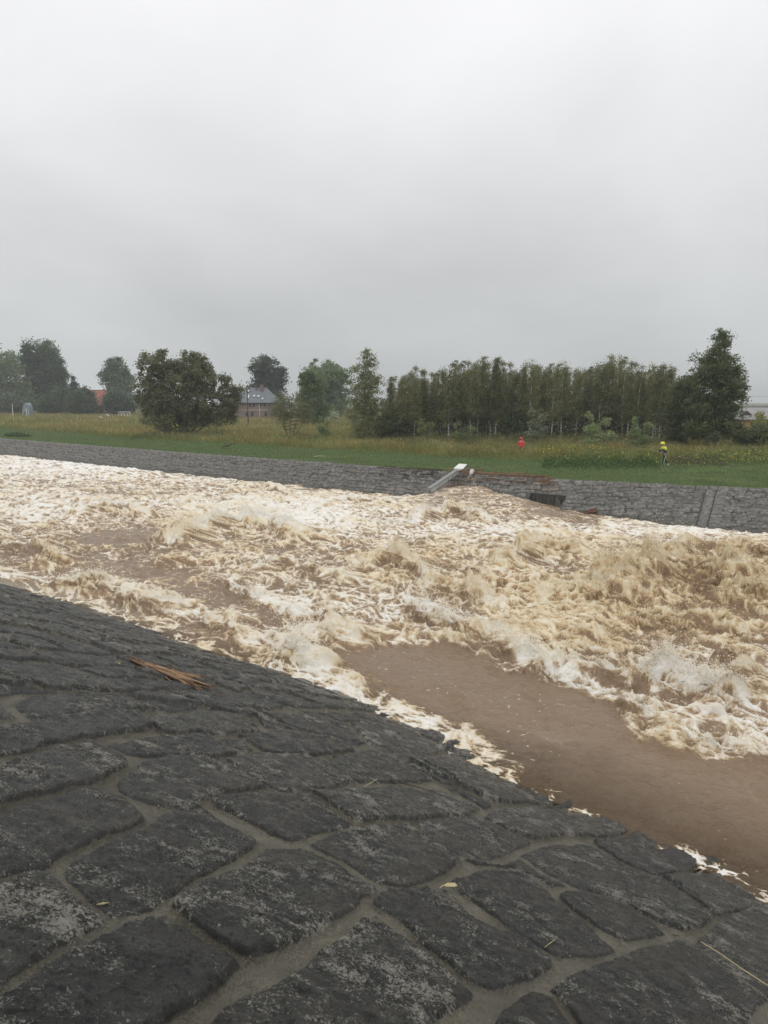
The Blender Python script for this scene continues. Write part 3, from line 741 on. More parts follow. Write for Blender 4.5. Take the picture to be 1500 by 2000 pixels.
def build_spray():
    ok = (np.abs(WA) < radians(33)) & (WR < 62)
    wt = np.where(ok, np.clip(WF - .45, 0, 1) * (np.clip(WH, 0, 1.2) ** 1.5 * 3 + .10 * WCH + .0 * WW) * (1 - .9 * WW) * np.clip(WCH, 0, .8), 0) * WR ** .2
    # area weight of the polar grid
    wt = wt * 1.0
    p = wt.ravel() / wt.sum()
    nj = 21000; idx = rs.choice(len(p), nj, p=p)
    bx, by, bz = WX.ravel()[idx], WY.ravel()[idx], WZ.ravel()[idx]; hh = np.clip(WH.ravel()[idx], .12, 1.2); ta = WT.ravel()[idx]
    ang = rs.rand(nj) * 2 * pi; sp = rs.gamma(2., .5, nj) * (.25 + hh * .9)
    vx, vy = np.cos(ang) * sp * .45 - NV[0] * .3 * hh, np.sin(ang) * sp * .45 - NV[1] * .3 * hh; vz = sp * 1.25
    nd = 9
    tt = (np.linspace(.02, .42, nd)[None] * (.5 + rs.rand(nj)[:, None]))
    Xd = bx[:, None] + vx[:, None] * tt; Yd = by[:, None] + vy[:, None] * tt; Zd = bz[:, None] + vz[:, None] * tt - 3.2 * tt ** 2 * .5 + .0
    jit = rs.normal(0, 1, (3, nj, nd)) * (.012 + .10 * tt); Xd += jit[0]; Yd += jit[1]; Zd += jit[2] * .7
    sz = (.0085 * rs.gamma(2.2, .45, (nj, nd))) * (1 - tt * .7) * (hh[:, None] * .5 + .6)
    C = np.stack([Xd, Yd, Zd], -1).reshape(-1, 3); S = sz.ravel().clip(.003, .028)
    T4 = np.array([[1, 1, 1], [1, -1, -1], [-1, 1, -1], [-1, -1, 1]], float) * .8
    n = len(C); V = C[:, None] + T4[None] * S[:, None, None] * rs.uniform(.6, 1.4, (n, 4, 1))
    ii = np.arange(n)[:, None, None] * 4; F = (ii + np.array([[0, 1, 2], [0, 3, 1], [0, 2, 3], [1, 3, 2]])[None]).reshape(-1, 3)
    t = np.repeat(np.repeat(ta, nd), 4)[:, None] * .9
    col = (1 - t) * np.array([.88, .85, .78]) + t * np.array([.80, .68, .46])
    o = mesh_np('water_spray', V.reshape(-1, 3), F, M_SPRAY, cols=col, smooth=False)
    tag(o, 'droplets of cream spray thrown up from the breaking crests', 'spray', kind='stuff')
build_spray()
print('spray', round(time.time() - T0, 1))

# ------------------------------------------------------------------ overcast sky and light
def sky():
    w = bpy.data.worlds.new('World'); SC.world = w; w.use_nodes = True; nt = w.node_tree
    bg = nt.nodes['Background']
    g = N(nt, 'ShaderNodeTexCoord').outputs['Generated']
    sp = N(nt, 'ShaderNodeSeparateXYZ'); L(nt, g, sp.inputs[0])
    # cloud deck seen in perspective: direction divided by its height
    zz = math_(nt, 'ADD', math_(nt, 'MAXIMUM', sp.outputs[2], 0.0), .42)
    dv = N(nt, 'ShaderNodeVectorMath'); dv.operation = 'DIVIDE'; L(nt, g, dv.inputs[0])
    cb = N(nt, 'ShaderNodeCombineXYZ'); [L(nt, zz, cb.inputs[i]) for i in range(3)]; L(nt, cb.outputs[0], dv.inputs[1])
    n = noise(nt, 1.25, 5, .5, dv.outputs[0], .35); n2 = noise(nt, 2.6, 6, .55, dv.outputs[0], .3)
    base = ramp(nt, sp.outputs[2], [(0.0, (.52, .55, .55)), (.05, (.555, .58, .58)), (.15, (.65, .66, .665)), (.28, (.76, .765, .775)), (.43, (.87, .87, .88)), (.8, (1.0, 1.0, 1.01))])
    c = math_(nt, 'ADD', math_(nt, 'MULTIPLY', math_(nt, 'SUBTRACT', n, .5), .62), math_(nt, 'MULTIPLY', math_(nt, 'SUBTRACT', n2, .5), .12))
    # brighter towards both upper sides, darker in the middle, as the cloud thins
    sx = math_(nt, 'MULTIPLY', math_(nt, 'ABSOLUTE', sp.outputs[0]), .16)
    k = math_(nt, 'ADD', math_(nt, 'ADD', c, 1.0), math_(nt, 'SUBTRACT', sx, .03))
    sc = N(nt, 'ShaderNodeVectorMath'); sc.operation = 'SCALE'; L(nt, base, sc.inputs[0]); L(nt, k, sc.inputs['Scale'])
    # brighter towards the left, where the cloud is thinner
    k = math_(nt, 'SUBTRACT', k, math_(nt, 'MULTIPLY', sp.outputs[0], .05))
    # a trace of the blue sky above the cloud
    sk = N(nt, 'ShaderNodeTexSky'); sk.sky_type = 'NISHITA'; sk.sun_disc = False; sk.sun_elevation = radians(38); sk.sun_rotation = radians(200)
    s2 = N(nt, 'ShaderNodeVectorMath'); s2.operation = 'SCALE'; L(nt, sk.outputs[0], s2.inputs[0]); s2.inputs['Scale'].default_value = .003
    ad = N(nt, 'ShaderNodeVectorMath'); ad.operation = 'ADD'; L(nt, sc.outputs[0], ad.inputs[0]); L(nt, s2.outputs[0], ad.inputs[1])
    L(nt, ad.outputs[0], bg.inputs[0]); bg.inputs[1].default_value = 1.0
    l = bpy.data.lights.new('sun', 'SUN'); l.energy = .75; l.angle = radians(24); l.color = (1, .97, .93)
    lo = bpy.data.objects.new('sun', l); COL.objects.link(lo); lo.rotation_euler = (radians(40), radians(8), radians(-25))
sky()
def haze():
    m = bpy.data.materials.new('rain_haze'); m.use_nodes = True; nt = m.node_tree; nt.nodes.remove(nt.nodes['Principled BSDF'])
    v = N(nt, 'ShaderNodeVolumePrincipled'); v.inputs['Color'].default_value = (.93, .96, .97, 1); v.inputs['Density'].default_value = HAZE; v.inputs['Anisotropy'].default_value = 0.0
    L(nt, v.outputs[0], nt.nodes['Material Output'].inputs['Volume'])
    mb = MB(); mb.box((0, 1500, 22), (5200, 5200, 60)); o = mb.build('haze', m); tag(o, 'thin rainy haze over the river and meadow', 'haze', kind='stuff')
HAZE = .0005
haze()
SC.view_settings.view_transform = 'Standard'; SC.view_settings.look = 'None'; SC.view_settings.gamma = 1; SC.view_settings.exposure = 0
SC.cycles.use_denoising = True
try: SC.cycles.denoiser = 'OPENIMAGEDENOISE'
except Exception: pass
SC.cycles.max_bounces = 6; SC.cycles.diffuse_bounces = 3; SC.cycles.transparent_max_bounces = 8; SC.cycles.volume_bounces = 0
print('sky', round(time.time() - T0, 1))

# ------------------------------------------------------------------ trees
def leafquads(C, size, rng, droop=0.0, aspect=.6):
    n = len(C); a = rng.normal(0, 1, (n, 3)); a[:, 2] -= droop; a /= np.linalg.norm(a, axis=1)[:, None]
    b = rng.normal(0, 1, (n, 3)); b -= a * (a * b).sum(1)[:, None]; b /= np.linalg.norm(b, axis=1)[:, None]
    s = size * rng.uniform(.6, 1.4, (n, 1)); u = a * s; v = b * s * aspect
    V = np.stack([C - u, C + v * .8, C + u, C - v], 1).reshape(-1, 3)
    return V, np.arange(n * 4).reshape(-1, 4)
def tree_meshes(seed, lobes, nclus, nleaf, leaf, cs, c1, c2, trunk_pts, trunk_r, bark, pale=.08, droop=.2, nlimb=40, shell=.45, hollow=0., wind=0.):
    """lobes: (cx,cy,cz,rx,ry,rz) of the crown in tree space. returns crown mesh, trunk mesh"""
    rng = np.random.RandomState(seed)
    L_ = np.array(lobes, float); vol = (L_[:, 3] * L_[:, 4] * L_[:, 5]) ** .8; k = rng.choice(len(L_), nclus, p=vol / vol.sum())
    d = rng.normal(0, 1, (nclus, 3)); d /= np.linalg.norm(d, axis=1)[:, None]
    rad = rng.rand(nclus) ** shell
    ph = rng.uniform(0, 6, 6)
    lump = 1 + .16 * np.sin(d[:, 0] * 5 + ph[0]) * np.sin(d[:, 2] * 6 + ph[1]) + .10 * np.sin(d[:, 1] * 9 + ph[2] + d[:, 2] * 7)
    C = L_[k, :3] + d * rad[:, None] * lump[:, None] * L_[k, 3:]
    per = rng.poisson(nleaf / nclus, nclus).clip(2)
    sc = cs * rng.uniform(.5, 1.4, nclus)
    P = np.repeat(C, per, 0) + rng.normal(0, 1, (per.sum(), 3)) * np.repeat(sc, per)[:, None] * np.array([1, 1, .75]) * .55
    P[:, 0] += wind * np.clip(P[:, 2] / P[:, 2].max(), 0, 1) ** 2
    V, F = leafquads(P, leaf, rng, droop)
    n = len(P); t = rng.rand(n, 1) * .6 + np.repeat(rng.rand(nclus), per)[:, None] * .4
    col = (np.array(c1) * (1 - t) + np.array(c2) * t) * 2.95
    w = rng.rand(n) < pale; col[w] = np.array([.20, .22, .18]) * rng.uniform(.7, 1.2, (w.sum(), 1))
    crown = mesh_np('crown', V, F, M_LEAF, cols=np.repeat(col, 4, 0), smooth=False, link=False)
    tb = MB()
    for pts, r0 in zip(trunk_pts, trunk_r):
        pts = np.array(pts, float); m = len(pts)
        tt = np.linspace(0, 1, 12); q = np.stack([np.interp(tt * (m - 1), range(m), pts[:, j]) for j in range(3)], -1)
        q[1:-1] += rng.normal(0, 1, (10, 3)) * r0 * .35 * np.array([1, 1, .2]); q[:, 0] += wind * np.clip(q[:, 2] / max(P[:, 2].max(), 1), 0, 1) ** 2
        tb.tube(q, r0 * (1 - .82 * tt), 6, False)
        pts_all = q
        # limbs to the nearest clusters
        ids = rng.choice(nclus, min(nclus, nlimb // len(trunk_pts)), replace=False)
        for i in ids:
            c = C[i].copy(); c[0] += wind * np.clip(c[2] / max(P[:, 2].max(), 1), 0, 1) ** 2
            cand = np.nonzero(q[:, 2] < c[2] - .25 * np.hypot(*(c[:2] - q[:, :2].mean(0))))[0]
            if not len(cand): continue
            j = cand[-1]; a = q[j]; mid = (a + c) / 2 + np.array([0, 0, -.08]) * np.linalg.norm(c - a)
            r = r0 * (1 - .82 * tt[j]) * .42
            tb.tube([a, (a + mid) / 2 + rng.normal(0, .02, 3), mid, c], [r, r * .75, r * .5, r * .15], 4, False)
    trunk = tb.build('trunk', bark, None, True, link=False)
    return crown, trunk
def place_tree(name, meshes, loc, label, cat='tree', group=None, rz=0, s=1.0, sz=None):
    t = empty(name, loc, rz); t.scale = (s, s, sz or s); tag(t, label, cat, group)
    for nm, me in zip(('crown', 'trunk'), meshes):
        o = bpy.data.objects.new(nm, me); COL.objects.link(o); o.parent = t
    return t
G_D = (.030, .044, .018); G_M = (.050, .068, .024); G_L = (.085, .105, .040); G_Y = (.13, .125, .045); G_B = (.032, .046, .026)
def PXT(name, label, D, cx, base, top, lobes_px, nclus, nleaf, leaf, cs, c1, c2, trunks_px, tr, bark=None, cat='tree', seed=1, group=None, depth=.9, zb=None, **k):
    """a tree described by its outline in photo pixels at distance D; lobes (x,y,rx,ry) and trunks in pixels"""
    m = D / 1500.0
    b = atD(cx, base, D); z0 = float(gz(np.array([b[0]]), np.array([D]))[0]) if zb is None else zb
    lob = []; rng = np.random.RandomState(seed)
    zof = lambda y: atD(cx, y, D)[2] - z0
    for (x, y, rx, ry) in lobes_px: lob.append(((x - cx) * m, rng.uniform(-.25, .25) * rx * m, zof(y), rx * m, rx * m * depth, ry * m))
    tp = [[((x - cx) * m, rng.uniform(-.3, .3) * (i > 0), max(zof(y), -.1) if i else -.1) for i, (x, y) in enumerate(t)] for t in trunks_px]
    ms = tree_meshes(seed, lob, nclus, nleaf, leaf, cs, c1, c2, tp, tr, bark or M_BARK, **k)
    return place_tree(name, ms, (b[0], D, z0), label, cat, group)

# distant group on the left
PXT('broadleaf_tree', 'rounded pale green tree at the left edge, left of the tall dark trees', 300, 25, 808, 686, [(15,745,45,55),(-20,750,40,50),(45,770,30,35),(20,712,28,26)], 260, 15000, .42, 1.9, (.045,.06,.03), (.075,.095,.045), [[(22,806),(24,760),(26,710)]], [.5], seed=11, nlimb=30)
PXT('broadleaf_tree', 'tallest dark tree in the left group with an uneven top', 310, 78, 808, 668, [(70,705,24,38),(58,690,14,22),(80,760,42,45),(100,735,28,40)], 300, 17000, .42, 1.8, (.020,.032,.018), (.036,.052,.026), [[(76,806),(78,750),(70,690)]], [.55], seed=12, nlimb=30)
PXT('broadleaf_tree', 'looser green tree leaning out right of the tallest dark tree on the left', 315, 108, 808, 668, [(98,690,22,24),(112,715,22,34),(118,745,20,40),(85,680,9,14)], 220, 11000, .42, 1.7, (.034,.048,.026), (.060,.080,.040), [[(112,806),(108,750),(100,700)]], [.45], seed=13, nlimb=30)
PXT('spruce_tree', 'small pointed spruce rising at the right end of the left group', 290, 147, 808, 735, [(147,741,2.5,7),(147,752,6,5),(147,762,9,5),(148,772,11,6),(148,785,12,10)], 140, 5000, .36, 1.1, (.020,.034,.022), (.034,.05,.03), [[(147,806),(147,740)]], [.3], seed=14, nlimb=20)
PXT('broadleaf_bush', 'round dark bush left of the red roofed barn', 270, 165, 808, 756, [(165,782,19,25),(150,788,18,20)], 160, 8000, .36, 1.5, (.028,.040,.022), (.045,.06,.032), [[(165,806),(165,780)]], [.3], seed=15, cat='bush')
PXT('broadleaf_bush', 'broad low bush below the tallest dark trees on the left', 280, 120, 808, 755, [(120,782,26,26),(95,790,22,18)], 160, 8000, .36, 1.5, (.030,.044,.024), (.05,.066,.036), [[(120,806),(120,780)]], [.3], seed=16, cat='bush')
PXT('broadleaf_bush', 'dark bush filling the ground under the leftmost trees', 290, 40, 808, 765, [(40,790,30,18),(5,792,26,18),(-25,790,20,22)], 160, 7500, .36, 1.5, (.022,.034,.02), (.04,.052,.028), [[(40,806),(40,785)]], [.3], seed=17, cat='bush')
PXT('broadleaf_tree', 'airy tall tree standing just right of the red roofed barn', 285, 232, 810, 695, [(230,718,20,22),(248,738,18,16),(215,735,14,16),(235,755,24,26),(228,704,10,9)], 130, 8200, .40, 1.5, (.036,.050,.032), (.075,.09,.06), [[(232,808),(231,760),(230,712)],[(236,808),(244,760),(250,735)]], [.35,.25], seed=18, nlimb=44, pale=.12)
PXT('broadleaf_bush', 'dense dark bush at the foot of the airy tree right of the barn', 265, 236, 810, 762, [(222,785,18,24),(250,788,18,22),(237,782,14,22)], 170, 9000, .34, 1.4, (.026,.040,.026), (.042,.058,.036), [[(236,808),(236,780)]], [.3], seed=19, cat='bush')
# the big willow
PXT('willow_tree', 'broad bushy willow with grey green windblown crown and many stems', 108, 368, 850, 684,
    [(312,722,34,38),(300,762,36,42),(350,735,26,34),(388,728,38,40),(360,770,54,56),(420,768,42,46),(340,820,60,22),(452,775,24,38),(318,795,42,34),(440,808,32,24),(395,810,40,20),(318,698,17,17),(392,702,20,16),(350,722,30,28),(285,775,14,30),(465,765,13,24)],
    760, 60000, .135, .62, (.050,.056,.025), (.100,.104,.052), [[(345,852),(335,800),(315,740)],[(352,852),(350,800),(345,750)],[(362,852),(370,800),(385,730)],[(368,852),(400,805),(430,765)],[(374,852),(420,815),(452,790)],[(340,852),(312,815),(295,780)],[(356,852),(330,810),(310,790)]],
    [.13,.12,.14,.12,.10,.11,.09], seed=21, nlimb=130, pale=.13, shell=.38, droop=.1)
# behind and beside the brick house
PXT('broadleaf_tree', 'tall dark tree with lumpy crown behind the brick house', 250, 525, 818, 700, [(520,718,26,18),(515,740,22,26),(540,745,20,22),(530,770,28,20),(500,762,14,10),(508,722,14,14),(548,728,12,12)], 170, 12000, .36, 1.35, (.026,.036,.026), (.046,.058,.040), [[(524,816),(522,770),(520,715)],[(527,816),(535,770),(545,735)]], [.4,.3], seed=22, nlimb=44, pale=.05)
PXT('broadleaf_tree', 'large round domed tree between the brick house and the birches', 235, 642, 825, 704, [(635,735,44,30),(655,765,34,45),(620,765,34,45),(640,790,40,25),(660,730,22,20)], 420, 26000, .30, 1.15, (.040,.062,.028), (.068,.095,.042), [[(642,825),(642,780),(640,735)],[(646,825),(660,780),(665,740)]], [.5,.3], seed=23, nlimb=44, pale=.05)
PXT('broadleaf_tree', 'narrow dark tree standing in front of the round domed tree', 150, 612, 832, 722, [(612,755,24,34),(606,790,26,32),(620,800,22,25),(600,740,14,16)], 260, 15000, .20, .75, (.030,.045,.018), (.055,.072,.028), [[(612,832),(611,790),(610,745)]], [.25], seed=24, nlimb=36)
PXT('broadleaf_bush', 'pale green bush glimpsed behind the narrow dark tree', 190, 648, 825, 803, [(648,815,12,10)], 50, 1500, .22, .9, (.09,.10,.06), (.14,.15,.09), [[(648,826),(648,815)]], [.1], seed=25, cat='bush')
PXT('thin_tree', 'thin half bare shrubby tree with dark forked stems in the meadow', 100, 567, 853, 764,
    [(565,790,26,22),(540,800,18,16),(590,800,22,20),(560,812,30,18),(600,815,18,16),(550,778,16,12)], 260, 6200, .085, .5, (.055,.060,.026), (.10,.10,.045),
    [[(561,854),(556,825),(545,785)],[(566,854),(568,820),(566,772)],[(570,854),(580,820),(596,782)],[(564,854),(550,825),(535,800)],[(572,854),(590,830),(605,805)]], [.065,.06,.065,.05,.05], seed=26, nlimb=150, pale=.15, shell=.5)
BIRCH_PX = [(716,690,12,15),(720,712,20,20),(708,735,26,22),(730,745,26,24),(712,770,33,28),(702,800,32,28),(732,800,30,30),(712,832,30,24),(693,722,12,12)]
PXT('birch_tree', 'tall birch standing apart at the left end of the grove', 93, 714, 862, 675, BIRCH_PX, 420, 17000, .095, .45, (.038,.046,.018), (.082,.085,.036), [[(714,864),(712,820),(716,750),(718,682)]], [.15], M_BIRCH, seed=27, nlimb=110, pale=.14, shell=.5, droop=.5)
PXT('broadleaf_bush', 'round dark bush right of the lone birch', 92, 768, 862, 788, [(766,830,34,32),(785,838,26,26),(750,840,22,22),(772,812,20,24)], 330, 17000, .10, .5, (.028,.035,.014), (.048,.055,.022), [[(768,864),(766,830)],[(772,864),(785,830)]], [.08,.08], seed=28, cat='bush', nlimb=30)
# big birch at the right end
PXT('birch_tree', 'big dense birch at the right end of the grove, the tallest tree', 76, 1392, 882, 640,
    [(1398,662,14,22),(1392,690,26,26),(1378,720,36,26),(1412,720,30,24),(1392,755,44,30),(1425,755,26,26),(1370,790,38,34),(1410,795,40,32),(1385,835,46,32),(1420,830,28,26),(1352,745,20,14),(1351,692,9,12),(1438,735,10,10)],
    780, 50000, .095, .42, (.026,.036,.014), (.060,.070,.028), [[(1388,884),(1386,830),(1392,760),(1398,655)],[(1394,884),(1380,830),(1365,770)],[(1398,884),(1410,830),(1425,770)]], [.16,.10,.10], M_BIRCH, seed=29, nlimb=150, pale=.09, shell=.42, droop=.4)
PXT('broadleaf_tree', 'lower dark tree crowding the left side of the tall right birch', 80, 1330, 875, 730, [(1335,765,28,28),(1320,800,34,34),(1345,815,34,40),(1325,840,36,26),(1345,742,14,12)], 420, 24000, .10, .45, (.026,.036,.014), (.055,.066,.026), [[(1330,876),(1330,820),(1335,760)]], [.12], seed=30, nlimb=60, pale=.07)
PXT('broadleaf_bush', 'dark leafy shrub at the right edge below the yellow house', 78, 1470, 878, 800, [(1465,849,30,24),(1495,848,30,24),(1450,856,22,16),(1520,850,30,24)], 260, 12000, .10, .45, (.030,.042,.018), (.065,.078,.032), [[(1470,880),(1465,845)],[(1474,880),(1495,840)]], [.06,.06], seed=31, cat='bush', nlimb=30)
PXT('sapling', 'yellowish sapling top showing before the yellow house wall', 84, 1484, 876, 800, [(1482,822,13,18),(1486,850,14,18)], 90, 2200, .09, .35, (.09,.10,.03), (.16,.15,.05), [[(1484,876),(1483,806)]], [.04], seed=32, nlimb=22)
# saplings before the grove
SAP = [
 (633,868,812,14,'slender leafy sapling in the grass between the thin shrub and lone birch', 98, G_M, G_L, .05),
 (832,872,815,20,'weedy sapling with sparse leaves before the left part of the grove', 88, G_M, G_Y, .12),
 (905,882,822,34,'leaning sapling with few leaves behind the gauge', 82, G_M, G_L, .12),
 (1000,862,790,26,'dark upright shrub behind the person in red', 90, (.022,.034,.015), (.04,.055,.022), .03),
 (1048,862,800,24,'sapling with upturned grey leaves right of the person in red', 84, (.05,.07,.03), (.16,.17,.12), .35),
 (1168,882,803,38,'broad young tree with upturned pale branches in front of the grove', 74, (.05,.075,.025), (.12,.135,.06), .2),
 (1250,884,815,30,'young tree left of the runner, in front of the last grove birches', 74, (.04,.06,.022), (.09,.105,.045), .18)]
for i, (x, b, t, w, lab, D, c1, c2, pale) in enumerate(SAP):
    h = b - t; rng = random.Random(i)
    lob = [(x + (j % 2 - .5) * w * (.9 - .12 * j), t + h * (.12 + .16 * j), w * (.22 + .13 * j), h * .13) for j in range(5)]
    trs = [[(x, b + 2), (x, t + h * .5), (x + 1, t)]] + [[(x, b), (x + sg * w * .35, t + h * .65), (x + sg * w * .9, t + h * f)] for sg, f in ((-1, .35), (1, .3), (-1, .6), (1, .55))]
    PXT('sapling', lab, D, x, b, t, lob, 150, 3300, .085, .28, c1, c2, trs, [.05] + [.022] * 4, seed=50 + i, nlimb=60, pale=pale, shell=.5, cat='young tree')
PXT('meadow_shrub', 'small dark shrub on the grass edge near the left of the far bank', 104, 34, 856, 846, [(30,852,22,5),(48,854,14,4)], 90, 3000, .10, .35, (.026,.045,.016), (.045,.065,.025), [[(34,858),(34,852)]], [.03], seed=70, cat='bush')

# the grove: slender birches, six forms copied
def birch_kind(seed):
    rng = np.random.RandomState(seed); H = 10.4; lob = []
    for k in range(11):
        f = k / 10; z = 3.3 + f * 6.8; r = (1.2 - .84 * f) * rng.uniform(.7, 1.25); lob.append((rng.uniform(-.35, .35), rng.uniform(-.35, .35), z, r, r, .75))
    lean = rng.uniform(-.3, .5)
    return tree_meshes(seed, lob, 200, 6400, .085, .42, (.040,.043,.016), (.086,.086,.036), [[(0, 0, -.2), (rng.uniform(-.2, .2), 0, 4), (lean, 0, 7), (lean * .6, 0, 10.2)]], [.11], M_BIRCH, seed % 1 + .10, droop=.6, nlimb=36, shell=.55, wind=.45)
kinds = [birch_kind(200 + k) for k in range(7)]
GL = 'slender pale trunked birch among the many alike in the grove'
gr = np.random.RandomState(5); ng = 0
topline = [(760, 735), (800, 718), (850, 716), (905, 695), (935, 698), (985, 704), (1050, 702), (1120, 712), (1195, 690), (1240, 712), (1300, 700), (1320, 740)]
for row, (D0, n) in enumerate([(92, 27), (97, 30), (103, 32), (110, 32)]):
    for i in range(n):
        px = 752 + (i + gr.uniform(.1, .9)) * (1325 - 752) / n; D = D0 + gr.uniform(-2, 2)
        if px > 1180: D -= (px - 1180) * .05
        ty = np.interp(px, [a for a, _ in topline], [b for _, b in topline]) + gr.uniform(-4, 16) + row * 2
        b = atD(px, 850, D); z0 = float(gz(np.array([b[0]]), np.array([D]))[0]); H = atD(px, ty, D)[2] - z0
        m = kinds[gr.randint(7)]; s = H / 10.6
        if px < 890 and row > 1 and gr.rand() < .35: continue
        place_tree('birch_tree', m, (b[0], D, z0), GL, 'birch', 'slender birches of the grove', gr.uniform(-.5, .5), s * gr.uniform(.85, 1.1), s); ng += 1
# undergrowth of the grove: one mass
def undergrowth():
    rng = np.random.RandomState(9); n = 34000
    px = rng.uniform(745, 1345, n); D = rng.uniform(90, 116, n); lim = 790 + 14 * np.sin(px * .045) + 8 * np.sin(px * .13 + D)
    X = (px - 750) / 1500 * D; h = rng.rand(n) ** 1.2 * (3.3 + 1.1 * np.sin(px * .045 + 1) + .8 * np.sin(px * .11 + D * .3)); Z = HB + .2 + h
    V, F = leafquads(np.stack([X, D, Z], -1), .13, rng); t = rng.rand(n, 1)
    col = np.array([.035, .045, .02]) * (1 - t) + np.array([.075, .085, .038]) * t
    o = mesh_np('undergrowth', V, F, M_LEAF, cols=np.repeat(col, 4, 0), smooth=False)
    tag(o, 'dark leafy undergrowth between the birch trunks of the grove', 'undergrowth', kind='stuff')
undergrowth()
print('trees', ng, round(time.time() - T0, 1))

# ------------------------------------------------------------------ grasses
def blades(n, area, hfun, wfun, cfun, seed, rlo, rhi, pw, bend=.35):
    rng = np.random.RandomState(seed)
    a = rng.uniform(radians(-36), radians(36), n); u = rng.rand(n); e = 1 - pw
    R = (rlo ** e + u * (rhi ** e - rlo ** e)) ** (1 / e); X = R * np.sin(a); Y = R * np.cos(a)
    m = area(X, Y); X, Y, R = X[m], Y[m], R[m]; n = len(X)
    h = hfun(X, Y, rng); w = wfun(R, rng); th = rng.rand(n) * 2 * pi; Z = gz(X, Y)
    dx, dy = np.cos(th) * w, np.sin(th) * w; bx = rng.normal(-.1, bend, n) * h; by = rng.normal(0, bend, n) * h
    B0 = np.stack([X - dx, Y - dy, Z - .03], -1); B1 = np.stack([X + dx, Y + dy, Z - .03], -1)
    M0 = np.stack([X - dx * .8 + bx * .35, Y - dy * .8 + by * .35, Z + h * .6], -1); M1 = np.stack([X + dx * .8 + bx * .35, Y + dy * .8 + by * .35, Z + h * .6], -1)
    T = np.stack([X + bx, Y + by, Z + h], -1)
    V = np.stack([B0, B1, M1, M0, T], 1).reshape(-1, 3); i = np.arange(n)[:, None] * 5
    return V, [i + np.array([[0, 1, 2, 3]]), i + np.array([[3, 2, 4]])], np.repeat(cfun(X, Y, rng, R), 5, 0), n
def patchcol(X, Y, rng, R):
    n = len(X); a = fbm(X * .07, Y * .07, 4, 201)[:, None]; b = fbm(X * .25 + 9, Y * .25, 3, 203)[:, None]; r = rng.rand(n, 1)
    green = np.array([.062, .085, .022]); olive = np.array([.115, .117, .046]); straw = np.array([.22, .185, .092]); rust = np.array([.135, .090, .036]); yel = np.array([.22, .19, .05])
    c = green + (olive - green) * ss(a + b * .5 + (r - .5) * .5, -.45, .1)
    k = ss(b + a * .6 + (r - .5) * .9, .05, .5); c = c * (1 - k) + straw * k * .7 + c * 0 + olive * k * .2
    k2 = ss(-b + a * .4 + (r - .5) * .7, .05, .4); c = c * (1 - k2) + rust * k2
    k3 = (rng.rand(n, 1) < .05 + .10 * (a > .1)); c = np.where(k3, yel, c)
    e = beyond(X, Y, EDGE)[:, None]; kg = ss(e, 3.5, 0.3) * .65; c = c * (1 - kg) + green * kg
    return c * rng.uniform(1.5, 2.7, (n, 1))
def tall_area(X, Y): return beyond(X, Y, EDGE) > fbm(X * .4, Y * .4, 2, 211) * 1.2
V, F, C, n = blades(330000, tall_area, lambda X, Y, r: (.66 + .65 * fbm(X * .3, Y * .3, 4, 205)) * r.uniform(.6, 1.35, len(X)) * ss(beyond(X, Y, EDGE), -1.5, 2.5).clip(.3, 1),
    lambda R, r: R * .00026 * r.uniform(.5, 1.3, len(R)), patchcol, 301, 48, 330, 1.5)
tag(mesh_np('tall_grass', V, F, M_BLADE, cols=C, smooth=False), 'tall unmown olive and straw coloured meadow growth', 'tall grass', kind='stuff')
def lawn_area(X, Y): return (beyond(X, Y, FT[::8]) > .05 + .22 * fbm(X * .9, Y * .9, 3, 240)) & (beyond(X, Y, EDGE) < 1.0)
def lawncol(X, Y, rng, R):
    n = len(X); a = fbm(X * .5, Y * .5, 3, 221)[:, None]; b = fbm(X * .12, Y * .12, 2, 224)[:, None]; r = rng.rand(n, 1)
    c = np.array([.056, .084, .030]) * (1 - r) + np.array([.105, .135, .058]) * r
    k = ss(a + b, .1, .5) * .6; c = c * (1 - k) + np.array([.12, .15, .065]) * k
    k = ss(-a + b * .5, .2, .5) * .5; c = c * (1 - k) + np.array([.055, .062, .026]) * k
    return c * rng.uniform(1.6, 2.6, (n, 1))
V, F, C, n = blades(300000, lawn_area, lambda X, Y, r: (.10 + .05 * fbm(X * .8, Y * .8, 2, 215) + .10 * ss(beyond(X, Y, EDGE), -2, 0)) * r.uniform(.5, 1.3, len(X)),
    lambda R, r: R * .00024 * r.uniform(.5, 1.3, len(R)), lawncol, 302, 38, 135, 1.8, .5)
tag(mesh_np('short_grass', V, F, M_BLADE, cols=C, smooth=False), 'green grass strip along the top of the far bank', 'grass', kind='stuff')
